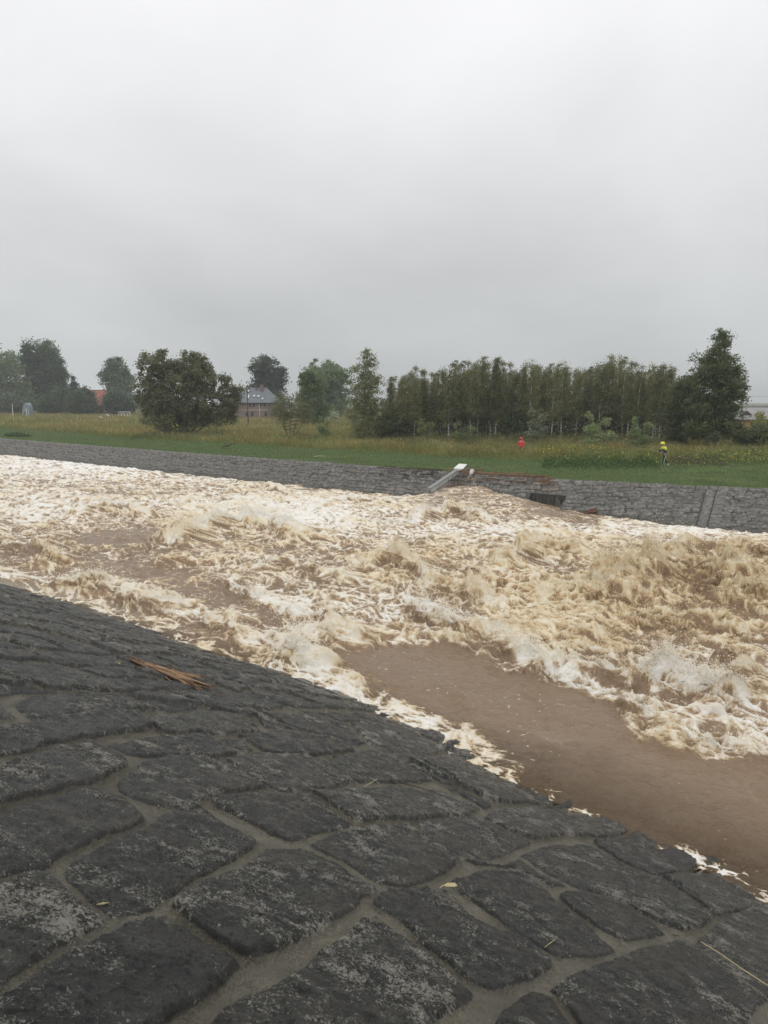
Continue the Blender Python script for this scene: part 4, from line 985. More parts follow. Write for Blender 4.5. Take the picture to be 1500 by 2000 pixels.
# dark broadleaf weeds with goldenrod by the runner and the right edge
def weeds():
    Vs, Fs, Cs = [], [], []; nv = 0; rng = np.random.RandomState(33)
    for (x0, x1, yb, D, hh, col, gold, n) in [(1060, 1290, 903, 58.5, .6, (.035, .060, .020), .0, 9000), (1075, 1300, 893, 62, .95, (.055, .080, .022), .10, 8000), (1040, 1200, 880, 66, 1.3, (.09, .10, .03), .22, 5500), (1320, 1560, 893, 62, .95, (.08, .095, .03), .16, 9000), (1310, 1420, 898, 60, .7, (.06, .06, .028), .04, 3500), (752, 1345, 870, 84, 1.9, (.06, .065, .026), .0, 16000), (870, 1060, 884, 70, .8, (.085, .085, .03), .05, 6000), (690, 880, 880, 82, .8, (.09, .09, .03), .06, 5000), (420, 700, 862, 95, .8, (.06, .08, .03), .03, 6000), (255, 470, 857, 101, 1.0, (.050, .066, .028), .0, 6000)]:
        px = rng.uniform(x0, x1, n); Dd = D + rng.normal(0, 1.0 + .02 * (x1 - x0) ** .8, n); X = (px - 750) / 1500 * Dd
        hm = hh * (.55 + 1.0 * fbm(X * .9, Dd * .9, 4, 231)) * np.clip(1.4 * np.sin(pi * (px - x0) / (x1 - x0)) ** .5, .25, 1)
        Z = gz(X, Dd) + hm * rng.rand(n) ** .6
        V, F = leafquads(np.stack([X, Dd, Z], -1), .075, rng); t = rng.uniform(1.1, 2.4, (n, 1)); c = np.array(col) * t
        g = (rng.rand(n) < gold * .8) & (Z - HB > hm * .6); c[g] = np.array([.24, .21, .04]) * t[g]
        Vs.append(V); Fs.append(F + nv); Cs.append(np.repeat(c, 4, 0)); nv += len(V)
    tag(mesh_np('meadow_weeds', np.concatenate(Vs), np.concatenate(Fs), M_BLADE, cols=np.concatenate(Cs), smooth=False), 'leafy weeds and yellow goldenrod at the edge of the meadow', 'weeds', kind='stuff')
weeds()
print('grass', round(time.time() - T0, 1))

# ------------------------------------------------------------------ houses
def local(D, px, zr=None):
    p = atD(px, 800, D); return p[0]
def brick_mat(name, c, c2):
    m, nt, b = mat(name); o = objco(nt); br = N(nt, 'ShaderNodeTexBrick'); br.inputs['Scale'].default_value = 1.6
    mp = N(nt, 'ShaderNodeMapping'); mp.inputs['Rotation'].default_value = (radians(90), 0, 0); L(nt, o, mp.inputs[0]); L(nt, mp.outputs[0], br.inputs[0])
    br.inputs['Color1'].default_value = (*c, 1); br.inputs['Color2'].default_value = (*c2, 1); br.inputs['Mortar'].default_value = (.3, .26, .23, 1)
    n = noise(nt, .6, 4, .6, o); L(nt, mix(nt, ramp(nt, n, [(.35, 0.), (.7, .5)]), br.outputs[0], tuple(x * .7 for x in c)), b.inputs['Base Color']); b.inputs['Roughness'].default_value = .9
    return m
M_BRICK = brick_mat('red_brick', (.17, .125, .108), (.21, .155, .135)); M_BRICK2 = brick_mat('dull_brick', (.16, .12, .11), (.22, .16, .14))
def rooftile(name, c, s=3.0):
    m, nt, b = mat(name); o = objco(nt); w = N(nt, 'ShaderNodeTexWave'); w.inputs['Scale'].default_value = s; w.bands_direction = 'Z'; w.inputs['Distortion'].default_value = .4; L(nt, o, w.inputs[0])
    n = noise(nt, 1.5, 5, .6, o); k = mix(nt, n, tuple(x * .7 for x in c), tuple(x * 1.2 for x in c)); L(nt, mix(nt, math_(nt, 'MULTIPLY', w.outputs[1], .25), k, tuple(x * .6 for x in c)), b.inputs['Base Color']); b.inputs['Roughness'].default_value = .7
    return m
M_SLATE = rooftile('slate_roof', (.15, .175, .19)); M_TILE = rooftile('red_tile_roof', (.33, .115, .08)); M_TIN = rooftile('grey_sheet_roof', (.30, .295, .30), 1.5)
M_WHITE = plain('white_paint', (.72, .72, .70), .5, .06); M_GLASS = plain('window_glass', (.03, .035, .04), .15, .2); M_SKYL = plain('skylight_glass', (.55, .58, .60), .2, .08)
M_YEL = plain('yellow_render', (.55, .36, .15), .9, .12, 2); M_CHIM = plain('chimney_brick', (.17, .12, .11), .9, .2, 4); M_STONEBAND = plain('stone_band', (.42, .33, .29), .9, .1); M_TIMBER = plain('dark_timber', (.07, .055, .048), .8, .3, 5)
def hip_roof(mb, x0, x1, y0, y1, z0, z1, hipl, hipr, th=.18):
    ym = (y0 + y1) / 2
    A = [[x0, y0, z0], [x1, y0, z0], [x1, y1, z0], [x0, y1, z0], [x0 + hipl, ym, z1], [x1 - hipr, ym, z1]]
    B = [[p[0], p[1], p[2] - th] for p in A[:4]]
    mb.add(A + B, [[0, 1, 5, 4], [2, 3, 4, 5], [0, 6, 7, 1], [1, 7, 8, 2], [2, 8, 9, 3], [3, 9, 6, 0], [6, 9, 8, 7]])
    mb.add(A, [[1, 2, 5], [3, 0, 4]])
def brick_house():
    D = 205; m = D / 1500; x0 = local(D, 436); x1 = local(D, 541); b = HB + .2
    zz = lambda y: atD(500, y, D)[2] - b
    r = empty('brick_house', ((x0 + x1) / 2, D, b), 0); tag(r, 'old two storey red brick building with grey hipped roof beyond the meadow', 'house')
    w = (x1 - x0) / 2; ze = zz(786); zt = zz(757)
    mb = MB(); mb.box((0, 4.5, ze / 2 - .3), (2 * w, 9, ze + .6)); mb.build('wall', M_BRICK, r)
    mb = MB(); hip_roof(mb, -w - .35, w + .35, -.4, 9.4, ze - .05, zt, 5.4, 3.6); rf = mb.build('roof', M_SLATE, r)
    xp = lambda px: local(D, px) - (x0 + x1) / 2
    def on_roof(px, py):   # point on the front roof plane
        t = (zz(py) - ze) / (zt - ze); return np.array([xp(px), -.4 + 4.9 * t, zz(py)])
    sl = (zt - ze) / 4.9
    for px, py, ww, hh in ((481.5, 764, .7, 1.0), (484, 775, .6, 1.9), (495, 773.5, .75, .85), (503.5, 774, .75, .85), (512.5, 779, .5, .9)):
        p = on_roof(px, py); mb = MB(); d = np.array([0, 1, sl]); d /= np.linalg.norm(d); n = np.array([0, -sl, 1]); n /= np.linalg.norm(n)
        q = [p + np.array([sx * ww / 2, 0, 0]) + d * sy * hh / 2 for sx, sy in ((-1, -1), (1, -1), (1, 1), (-1, 1))]
        mb.hexa(np.array([a - n * .05 for a in q] + [a + n * .10 for a in q])); sk = mb.build('skylight', M_TIMBER, rf)
        q = [p + np.array([sx * ww * .4, 0, 0]) + d * sy * hh * .42 for sx, sy in ((-1, -1), (1, -1), (1, 1), (-1, 1))]
        mb = MB(); mb.hexa(np.array([a + n * .07 for a in q] + [a + n * .125 for a in q])); mb.build('glass', M_SKYL, rf)
    mb = MB(); mb.box((xp(508), 3.6, zt - .2), (.9, .8, 2.0)); mb.box((xp(508), 3.6, zt + .85), (1.05, .95, .14)); mb.build('chimney', M_CHIM, rf)
    mb = MB(); mb.box((xp(497), 3.9, zt - .35), (.5, .5, 1.2)); mb.build('chimney', M_CHIM, rf)
    mb = MB(); mb.box((-.9, -.06, zz(801)), (2 * w - 3.2, .10, .22)); mb.build('string_course', M_STONEBAND, r)
    mb = MB(); mb.box((xp(507), -.10, (ze - .2) / 2), (.09, .09, ze - .25)); mb.build('downpipe', M_WHITE, r)
    mb = MB(); mb.box((0, -.42, ze - .14), (2 * w + .6, .12, .14)); mb.build('gutter', M_TIMBER, r)
    def win(px, py, ww, hh):
        mb = MB(); x, z = xp(px), zz(py); mb.box((x, -.03, z), (ww + .16, .09, hh + .16)); 
        for k in range(5): mb.box((x + ww * .5 * cos(pi * (k + .5) / 5) * .8, -.03, z + hh / 2 + .09 + .16 * sin(pi * (k + .5) / 5)), (.22, .09, .12))
        f = mb.build('window', M_BRICK2, r); mb = MB(); mb.box((x, -.085, z), (ww, .04, hh)); mb.build('pane', M_GLASS, f)
    for px in (488.5, 496, 507 + 2.5, 517, 526): win(px, 791.5, .45, .7)
    for px in (482, 492.5, 519): win(px, 809, .5, .95)
brick_house()
def barn():
    D = 276; x0 = local(D, 150); x1 = local(D, 212); b = HB + .2; zz = lambda y: atD(190, y, D)[2] - b
    r = empty('red_roofed_barn', ((x0 + x1) / 2, D, b)); tag(r, 'barn with large red tiled roof between two clumps of trees', 'barn'); w = (x1 - x0) / 2; ze = zz(792); zt = zz(762)
    mb = MB(); mb.box((0, 4.5, ze / 2 - .3), (2 * w, 9, ze + .6)); mb.build('wall', M_BRICK2, r)
    mb = MB(); hip_roof(mb, -w - .3, w + .3, -.4, 9.4, ze - .05, zt, .1, 2.2); rf = mb.build('roof', M_TILE, r)
    mb = MB(); mb.tube([(w + .3, -.4, ze), (w - 1.9, 4.5, zt)], .16, 5); mb.tube([(-w, 4.5, zt + .05), (w - 1.9, 4.5, zt + .05)], .14, 5); mb.build('ridge_tile', M_CHIM, rf)
    mb = MB(); mb.box((0, -.43, ze - .15), (2 * w + .5, .12, .16)); mb.build('gutter', M_TIMBER, r)
    for px in (178, 198): mb = MB(); mb.box((local(D, px) - (x0 + x1) / 2, -.03, 1.2), (1.1, .1, .9)); mb.build('window', M_GLASS, r)
barn()
def yellow_house():
    D = 97; x0 = local(D, 1424); x1 = local(D, 1620); b = HB - .1; zz = lambda y: atD(1460, y, D)[2] - b
    r = empty('yellow_house', ((x0 + x1) / 2, D, b)); tag(r, 'low yellow house with grey roof and small dormer at the right edge', 'house'); w = (x1 - x0) / 2; ze = zz(819); zt = zz(795.5)
    mb = MB(); mb.box((0, 3, ze / 2 - .3), (2 * w, 6, ze + .6)); mb.build('wall', M_YEL, r)
    mb = MB(); hip_roof(mb, -w - .3, w + .3, -.4, 6.4, ze, zt, .05, .05, .10); rf = mb.build('roof', M_TIN, r)
    xp = lambda px: local(D, px) - (x0 + x1) / 2
    mb = MB(); mb.box((xp(1453.5), 3.2, zt + .1), (.55, .55, .95)); mb.box((xp(1453.5), 3.2, zt + .56), (.62, .62, .06)); mb.build('chimney', M_CHIM, rf)
    mb = MB(); mb.tube([(-w, 3, zt + .02), (w, 3, zt + .02)], .05, 5); mb.build('ridge_cap', M_TIMBER, rf)
    # dormer
    x = xp(1461); zb = zz(815); za = zz(802.5); hw = .52
    mb = MB(); P = [[x - hw * .8, .3, zb], [x + hw * .8, .3, zb], [x + hw * .8, 2.4, zb], [x - hw * .8, 2.4, zb]]; Q = [[p[0], p[1], zz(810)] for p in P]; mb.hexa(np.array(P + Q)); d = mb.build('dormer', M_TIN, r)
    mb = MB(); mb.add([[x - hw * 1.35, .15, zz(811)], [x, .15, za], [x + hw * 1.35, .15, zz(811)], [x - hw * 1.35, 2.6, zz(811)], [x, 2.6, za], [x + hw * 1.35, 2.6, zz(811)]], [[0, 1, 4, 3], [1, 2, 5, 4]]); mb.add([[x - hw * 1.3, .17, zz(811)], [x, .17, za - .02], [x + hw * 1.3, .17, zz(811)]], [[0, 1, 2]]); mb.build('dormer_roof', M_TIMBER, d)
    mb = MB(); mb.box((x, .27, zz(812.4)), (hw * 1.2, .05, .22)); mb.build('dormer_window', M_WHITE, d)
    x = xp(1463.5); mb = MB(); mb.tube([(x - .42, 3.0, zt), (x, 3.0, zt + .22), (x + .12, 3.0, zt + .16)], .04, 5); mb.build('gable_tip', M_TIMBER, rf)
    mb = MB(); mb.box((0, -.43, ze - .06), (2 * w + .5, .10, .10)); mb.build('gutter', M_TIMBER, r)
    for px in (1440, 1488, 1510): mb = MB(); mb.box((xp(px), -.03, 1.35), (.8, .1, .9)); f = mb.build('window', M_TIMBER, r); mb = MB(); mb.box((xp(px), -.09, 1.35), (.62, .04, .72)); mb.build('pane', M_GLASS, f)
yellow_house()
def pole(name, px, base, top, D, label, r, arm=True, mat_=None, cat='pole'):
    b = atD(px, base, D); z0 = float(gz(np.array([b[0]]), np.array([D]))[0]); h = atD(px, top, D)[2] - z0
    t = empty(name, (b[0], D, z0)); tag(t, label, cat); mb = MB(); mb.tube([(0, 0, -.3), (0, 0, h)], [r, r * .7], 8); mb.build('post', mat_ or M_TIMBER, t)
    if arm:
        mb = MB(); mb.box((0, -.15, h - .7), (1.7, .12, .12)); mb.box((0.35, -.15, h - 1.3), (1.0, .1, .1)); mb.build('crossarm', M_TIMBER, t)
        for k in (-.75, 0, .75): mb = MB(); mb.tube([(k, -.15, h - .64), (k, -.15, h - .42)], .06, 6); mb.build('insulator', M_WHITE, t)
    return b[0], D, z0 + h
pole('utility_pole', 484.5, 822, 752, 150, 'dark wooden utility pole with crossarm in front of the brick house', .11)
pole('marker_post', 25, 808, 789, 240, 'thin white post at the foot of the leftmost trees', .12, False, M_WHITE, 'post')
pole('marker_post', 52, 812, 797, 225, 'short white post below the pale blue sheeting', .13, False, M_WHITE, 'post')
def hidden_bits():
    M_BLUE = plain('pale_blue_sheet', (.20, .25, .28), .5, .15)
    D = 245; x = local(D, 50); r = empty('sheeted_shelter', (x, D, HB + .2)); tag(r, 'small shelter of pale blue sheeting under the left trees', 'shelter')
    hz_ = atD(50, 787, D)[2] - HB - .2; mb = MB()
    P = [(.95 * cos(pi * k / 8), hz_ * .55 + hz_ * .45 * sin(pi * k / 8)) for k in range(9)]; P = [(.95, 0)] + P + [(-.95, 0)]
    n = len(P); V = [[a, 0, b] for a, b in P] + [[a, 3, b] for a, b in P]; mb.add(V, [[i, i + 1, n + i + 1, n + i] for i in range(n - 1)]); V2 = [[a, .02, b] for a, b in P] + [[0, .02, hz_ * .4]]; mb.add(V2, [[i + 1, i, n] for i in range(n - 1)]); mb.build('sheeting', M_BLUE, r)
    mb = MB(); mb.tube([(-.95, -.03, 0), (-.95, -.03, hz_ * .55)], .05, 5); mb.tube([(.95, -.03, 0), (.95, -.03, hz_ * .55)], .05, 5); mb.build('frame', M_WHITE, r)
    for px, D, lab in ((210, 200, 'white board lying tilted in the grass before the barn'), (197, 190, 'smaller white board low in the grass left of the tilted one')):
        b = atD(px, 806, D); mb = MB(); mb.hexa(np.array([[-.5, 0, .3], [.5, 0, 0.0], [.5, .1, 0.0], [-.5, .1, .3], [-.6, 0, .55], [.4, 0, .3], [.4, .1, .3], [-.6, .1, .55]]) * (1.0 if px == 210 else .8))
        o = mb.build('white_board', M_WHITE); o.location = (b[0], D, HB + 1.05 if px == 210 else HB + .75); tag(o, lab, 'board')
    D = 215; b = atD(243, 806, D); r = empty('hoop_frame', (b[0], D, HB + .2)); tag(r, 'row of small white hoops below the airy tree right of the barn', 'hoop frame')
    for k in range(4): mb = MB(); mb.tube([((k - 1.5) * .85 + .36 * cos(pi * j / 8), .0, .6 + 1.2 * sin(pi * j / 8)) for j in range(9)], .06, 5); mb.build('hoop', M_WHITE, r)
    mb = MB(); mb.tube([(-1.9, 0, 1.75), (1.7, 0, 1.75)], .05, 5); mb.build('rail', M_WHITE, r)
hidden_bits()
def wires():
    mb = MB(); D = 140; p = atD(1420, 774, D); q = atD(1700, 770, D); mb.tube([p, (p + q) / 2 - np.array([0, 0, .25]), q], .012, 4); o = mb.build('overhead_wire', M_TIMBER); tag(o, 'faint overhead wire above the yellow house roof', 'wire')
wires()
print('houses', round(time.time() - T0, 1))

# ------------------------------------------------------------------ the gauge on the far bank
M_GREY = plain('galvanised_metal', (.20, .205, .20), .5, .15, 5); M_LITE = plain('weathered_white_board', (.40, .41, .39), .6, .12, 8); M_BLACK = plain('black_paint', (.03, .03, .03), .6, .2)
def gauge():
    a = bank_hit(893, 917, .42); b = bank_hit(838, 954, .34)       # upper and lower end of the board
    root = empty('water_gauge', tuple(a)); tag(root, 'inclined white water level gauge with black marks running down the far bank', 'water gauge')
    d = b - a; Lg = np.linalg.norm(d); e = d / Lg; side = np.cross(e, [0, 0, 1]); side /= np.linalg.norm(side)
    if side[1] > 0: side = -side
    n = np.cross(side, e); n = n if n[2] > 0 else -n
    up = np.array([0, 0, 1.])
    def slab(s0, s1, w0, w1, h0, h1, axis=None):
        P = []
        for h in (h0, h1):
            for s, w in ((s0, w0), (s1, w0), (s1, w1), (s0, w1)): P.append(e * s + side * w + n * h)
        return np.array(P)
    mb = MB(); mb.hexa(slab(0, Lg, -.07, .10, -.16, -.03)); mb.hexa(slab(0, Lg, -.13, .14, -.028, .03)); mb.build('beam', M_GREY, root)
    mb = MB(); mb.hexa(slab(.1, Lg - .05, .102, .125, -.24, -.032)); bd = mb.build('scale_board', M_LITE, root)
    # black divisions and numerals on the board
    k = 0
    seg = {'1': 'bc', '0': 'abcdef', '7': 'abc', '6': 'acdefg', '5': 'acdfg'}
    W_, H_ = .12, .15
    def bar(s, h, ds, dh, out):
        out.hexa(slab(s, s + ds, .126, .132, h, h + dh))
    for i in range(6):
        s = .30 + i * (Lg - .5) / 6; mb = MB(); bar(s, -.235, .03, .20, mb); mb.build('division_mark', M_BLACK, bd)
    for i, ch in enumerate('70615'):
        s = .42 + (i + .25) * (Lg - .5) / 6; mb = MB(); sx = s; h0 = -.215; t = .03
        S = {'a': (0, H_ - t, W_, t), 'd': (0, 0, W_, t), 'g': (0, H_ / 2 - t / 2, W_, t), 'f': (0, H_ / 2, t, H_ / 2), 'e': (0, 0, t, H_ / 2), 'b': (W_ - t, H_ / 2, t, H_ / 2), 'c': (W_ - t, 0, t, H_ / 2)}
        for c in seg[ch]:
            x, y, w, h = S[c]; bar(sx + x, h0 + y, w, h, mb)
        mb.build('numeral', M_BLACK, bd)
    # the housing at the top, its lid tilted with the bank
    D0 = bank_hit(897, 922)[1] + .1
    top = [atD(886, 914.5, D0), atD(904, 915.5, D0), atD(912, 906.5, D0 + .7), atD(896.5, 905.5, D0 + .7)]
    low = [[p[0], p[1], HB - .5] for p in top]
    P = np.array(low + [list(p - np.array([0, 0, .05])) for p in top]) - a; mid = P.mean(0); P[:, :2] = mid[:2] + (P[:, :2] - mid[:2]) * .92
    mb = MB(); mb.hexa(P); mb.build('housing', M_GREY, root)
    Q = np.array([list(p - np.array([0, 0, .045])) for p in top] + [list(p) for p in top]) - a; mb = MB(); mb.hexa(Q); mb.build('lid', M_WHITE, root)
    mb = MB(); mb.tube([(-.15, -.25, -.12), (.05, -.3, -.02), (.25, -.1, .02)], .06, 6); mb.build('clamp', M_LITE, root)
gauge()
M_REED = plain('brown_reed', (.15, .088, .05), .8, .45, 20); M_REEDD = plain('pale_reed', (.28, .18, .105), .8, .3, 20); M_TWIG = plain('dark_twig', (.055, .04, .028), .85, .4, 20); M_STRAW = plain('straw', (.42, .36, .19), .8, .2, 20)
def slopez_far(X, Y):
    return bank_z(X, Y)
def _old(X, Y):
    d, s, _, _ = polydist(np.array([X]), np.array([Y]), [tuple(p) for p in FT[::8]]); dd = float(d[0] * s[0])
    return HB + .12 if dd > 0 else HB + .12 + dd * .40
def debris():
    rng = np.random.RandomState(4); mb = MB(); mb2 = MB()
    for k in range(190):
        px = 905 + 175 * rng.rand() ** 1.1; f = (px - 905) / 175; py = 925 + f * 15 + rng.normal(0, 3.2 * (1 - .5 * f))
        if rng.rand() < .25: px = rng.uniform(870, 935); py = 927 + rng.normal(0, 4) + (905 - px) * .0
        p = at(px, py, HB); z = slopez_far(p[0], p[1]); p = np.array([p[0], p[1], z + rng.uniform(0, .10)])
        d = np.array([1, -.7, 0]) + rng.normal(0, .45, 3) * [1, 1, .25]; d /= np.linalg.norm(d); l = rng.uniform(.15, .65)
        (mb if rng.rand() < .7 else mb2).tube([p - d * l, p + rng.normal(0, .03, 3), p + d * l], .014 + .012 * rng.rand(), 4, False)
    o = mb.build('reed_litter', M_REED); tag(o, 'band of brown reed litter washed up along the far bank edge', 'flood litter', kind='stuff')
    o = mb2.build('straw_litter', M_REEDD); tag(o, 'paler straws mixed into the reed litter on the far bank', 'flood litter', kind='stuff')
    mb = MB()
    for k in range(160):
        px = rng.uniform(0, 40) if 0 else rng.uniform(740, 860); p = at(px, 917 + (px - 750) * .055 + rng.normal(0, 1.5), HB); p[2] = slopez_far(p[0], p[1]) + .03
        d = np.array([1, -.7, 0]) + rng.normal(0, .4, 3) * [1, 1, .1]; d /= np.linalg.norm(d); l = rng.uniform(.1, .5); mb.tube([p - d * l, p, p + d * l], .012, 4, False)
    o = mb.build('twig_litter', M_TWIG); tag(o, 'thin line of dark twigs left of the gauge along the bank top', 'flood litter', kind='stuff')
    # single pieces
    p = at(921, 927, HB + .1); t = empty('capped_post', (p[0], p[1], HB - .1)); tag(t, 'leaning white capped post just right of the gauge housing', 'post')
    mb = MB(); mb.tube([(-.25, 0, -.1), (-.02, 0, .28)], .035, 6); mb.build('stake', M_STRAW, t); mb = MB(); mb.tube([(-.06, 0, .20), (-.02, 0, .30), (.06, 0, .50), (.09, 0, .56)], [.07, .13, .13, .05], 8); mb.build('cap', M_WHITE, t)
    M_RUST = plain('rusty_wood', (.15, .07, .045), .9, .35, 10)
    p = at(1157, 951, HB + .1); z = slopez_far(p[0], p[1]); mb = MB(); mb.tube([(-.36, .1, -.02), (-.1, .02, .08), (.2, -.05, .12), (.34, -.02, .1)], [.03, .07, .08, .03], 6); mb.tube([(-.3, .15, .1), (.3, .12, .25)], .05, 5); o = mb.build('driftwood', M_RUST, smooth=True); o.location = (p[0], p[1], z + .02); tag(o, 'chunk of reddish brown driftwood on the stone bank right of the drain', 'driftwood')
    p = at(1013, 966, .35); mb = MB(); mb.tube([(-.3, 0, 0), (.0, .02, .12), (.3, 0, .05)], [.08, .14, .09], 7); o = mb.build('driftwood', M_TWIG, smooth=True); o.location = tuple(p); tag(o, 'small dark lump of wood in the wash left of the drain', 'driftwood')
    p = at(447, 873, HB + .15); mb = MB(); mb.tube([(-.7, 0, 0), (-.1, 0, .1), (.4, 0, .32), (.75, 0, .38)], [.05, .06, .05, .02], 5); mb.tube([(-.1, 0, .1), (-.5, 0, .35)], .03, 4); mb.tube([(.3, 0, .28), (.1, 0, .42)], .02, 4); o = mb.build('fallen_branch', M_TWIG); o.location = tuple(p); tag(o, 'dark fallen branch lying on the grass strip below the willow', 'branch')
    p = at(624, 892, HB + .1); mb = MB(); mb.tube([(-.5, 0, 0), (0, 0, .07), (.5, 0, .02)], [.03, .05, .02], 5); o = mb.build('fallen_branch', M_STRAW); o.location = tuple(p); tag(o, 'small pale stick on the grass strip left of the gauge', 'branch')
    mb = MB(); p = at(915, 940, .75); mb.tube([(-.1, 0, -.3), (0, 0, .1), (-.05, 0, .6)], [.04, .035, .015], 5); mb.tube([(0, 0, .1), (.22, 0, .35)], .02, 4); o = mb.build('upright_stick', M_REEDD); o.location = tuple(p); tag(o, 'pale forked stick standing in the wash below the capped post', 'stick')
debris()

# ------------------------------------------------------------------ things lying on the near slope
def on(px, py, up=.0):
    p = hit(px, py); p[2] += up; return p
def near_things():
    rng = np.random.RandomState(8)
    a, b = on(256, 1299, .09), on(412, 1362, .09)
    t = empty('reed_bundle', tuple((a + b) / 2)); tag(t, 'bundle of long brown reed stalks lying on the wet stone slope', 'reed bundle'); c = (a + b) / 2
    e = (b - a); e /= np.linalg.norm(e); sd = np.cross(e, [0, 0, 1]); sd /= np.linalg.norm(sd)
    for k in range(24):
        s0 = rng.uniform(0, .45) if k > 7 else rng.uniform(0, .08); s1 = rng.uniform(.72, 1.0)
        w0 = rng.normal(0, .03); w1 = rng.normal(0, .085); h0 = rng.uniform(.0, .05); h1 = rng.uniform(.0, .09)
        p = a + (b - a) * s0 + sd * w0 + np.array([0, 0, h0]) - c; q = a + (b - a) * s1 + sd * w1 + np.array([0, 0, h1]) - c
        mb = MB(); r = rng.uniform(.011, .019); m = (p + q) / 2 + rng.normal(0, .02, 3); mb.tube([p, (p + m) / 2, m, (m + q) / 2, q], [r, r * .95, r * .9, r * .8, r * .5], 7)
        for kk in range(2): z = p + (q - p) * rng.uniform(.15, .85); mb.tube([z - (q - p) * .004, z + (q - p) * .004], r * 1.3, 6)
        mb.build('stalk', M_REED if rng.rand() < .6 else M_REEDD, t, True)
    for k in range(26):
        s = rng.uniform(.4, 1.0); p = a + (b - a) * s + sd * rng.normal(0, .07) + np.array([0, 0, .03]) - c; d = e * rng.uniform(.15, .4) + sd * rng.normal(0, .13) + np.array([0, 0, rng.uniform(-.04, .05)])
        mb = MB(); mb.tube([p, p + d * .5 + rng.normal(0, .01, 3), p + d], [.006, .005, .002], 5); mb.build('fine_stem', M_REED if rng.rand() < .5 else M_TWIG, t, True)
    def bit(name, pts, r, m, lab, cat, up=.035):
        P = [on(x, y, up) for x, y in pts]; c = sum(P) / len(P); mb = MB(); P = [p - c for p in P]
        mb.tube(P, r, 6); o = mb.build(name, m, smooth=True); o.location = tuple(c); tag(o, lab, cat); return o
    bit('reed_piece', [(160, 1279), (176, 1278)], .028, M_REEDD, 'short cut reed stub lying alone farthest left', 'reed piece')
    P0_ = bit('split_reed', [(213, 1291), (226, 1297), (234, 1305)], [.006, .012, .016], M_REEDD, 'split forked piece of pale reed between the stub and the bundle', 'reed piece')
    bit('reed_piece', [(224, 1290), (236, 1304)], .014, M_STRAW, 'pale flat reed sliver crossing the split piece', 'reed piece')
    bit('dark_twig', [(650, 1486), (676, 1488), (700, 1494), (716, 1498)], [.004, .006, .007, .005], M_TWIG, 'thin dark twig left of the thicker bent twig on the stones', 'twig', .06)
    bit('dark_twig', [(733, 1506), (752, 1516), (762, 1528), (774, 1540)], [.008, .012, .012, .006], M_TWIG, 'thick bent dark twig on the stones in the middle of the slope', 'twig', .06)
    bit('dark_twig', [(758, 1535), (790, 1540), (830, 1550), (862, 1561)], [.004, .006, .005, .003], M_TWIG, 'long fine dark twig reaching right from the bent twig', 'twig', .06)
    bit('dry_stem', [(711, 1547), (726, 1538), (738, 1530)], .005, M_STRAW, 'short tan stem below the bent twig', 'stem', .06)
    bit('straw_blade', [(190, 1779), (202, 1777), (214, 1775)], [.003, .006, .002], M_STRAW, 'tiny pale straw in the joint between foreground blocks', 'straw', .03)
    bit('dry_stem', [(1368, 1850), (1400, 1870), (1450, 1905), (1500, 1938), (1560, 1975)], [.003, .0045, .0045, .004, .003], M_STRAW, 'long tan grass stem lying in the joint at the lower right', 'stem', .05)
    bit('dry_stem', [(1064, 1864), (1074, 1856), (1085, 1848)], .003, M_STRAW, 'short thin stem leaning on a block at the lower right', 'stem', .05)
    # little leaf beside the joint
    p = on(880, 1742, .05); V = [[-.055, 0, 0], [-.02, .022, .006], [.03, .026, .004], [.05, .0, .0], [.02, -.022, .006], [-.03, -.018, .004], [-.05, 0, -.006], [.03, .02, -.006], [.02, -.02, -.006]]
    mb = MB(); mb.add(V, [[0, 5, 1], [1, 5, 4], [1, 4, 2], [2, 4, 3], [0, 1, 7], [7, 2, 3], [8, 3, 4], [6, 5, 8]]); mb.tube([(-.055, 0, 0), (-.08, -.03, .0)], .004, 5); o = mb.build('dead_leaf', M_STRAW); o.location = tuple(p); tag(o, 'small curled pale leaf on the stones right of centre', 'leaf')
near_things()
print('things', round(time.time() - T0, 1))

# ------------------------------------------------------------------ people (skinned skeletons)
M_SKIN = plain('skin', (.42, .26, .19), .6, .08); M_YJ = plain('yellow_jacket', (.72, .68, .06), .55, .12, 8); M_NAVY = plain('slate_blue_jacket', (.055, .075, .105), .6, .15, 8); M_TRS = plain('black_trousers', (.015, .016, .02), .6, .2, 8); M_SHOE = plain('pale_shoes', (.55, .56, .54), .5, .1); M_RED = plain('red_raincoat', (.72, .045, .06), .5, .15, 8); M_STR = plain('white_stripe', (.75, .75, .74), .6, .05)
def skin_mesh(name, chains, mat_, parent, sub=2):
    """chains of (point, radius) sharing points; one continuous body"""
    V, R, E, key = [], [], [], {}
    for ch in chains:
        prev = None
        for p, r in ch:
            k = tuple(round(x, 3) for x in p)
            if k not in key: key[k] = len(V); V.append(p); R.append(r)
            if prev is not None: E.append((prev, key[k]))
            prev = key[k]
    me = bpy.data.meshes.new(name); me.from_pydata(V, E, []); o = bpy.data.objects.new(name, me); COL.objects.link(o); o.parent = parent
    m = o.modifiers.new('skin', 'SKIN'); m.use_smooth_shade = True
    if not me.skin_vertices: me.skin_vertices.new(name='skin')
    for i, r in enumerate(R):
        rr = r if isinstance(r, tuple) else (r, r); me.skin_vertices[0].data[i].radius = rr
    me.skin_vertices[0].data[0].use_root = True
    s = o.modifiers.new('sub', 'SUBSURF'); s.levels = sub; s.render_levels = sub
    me.materials.append(mat_); return o
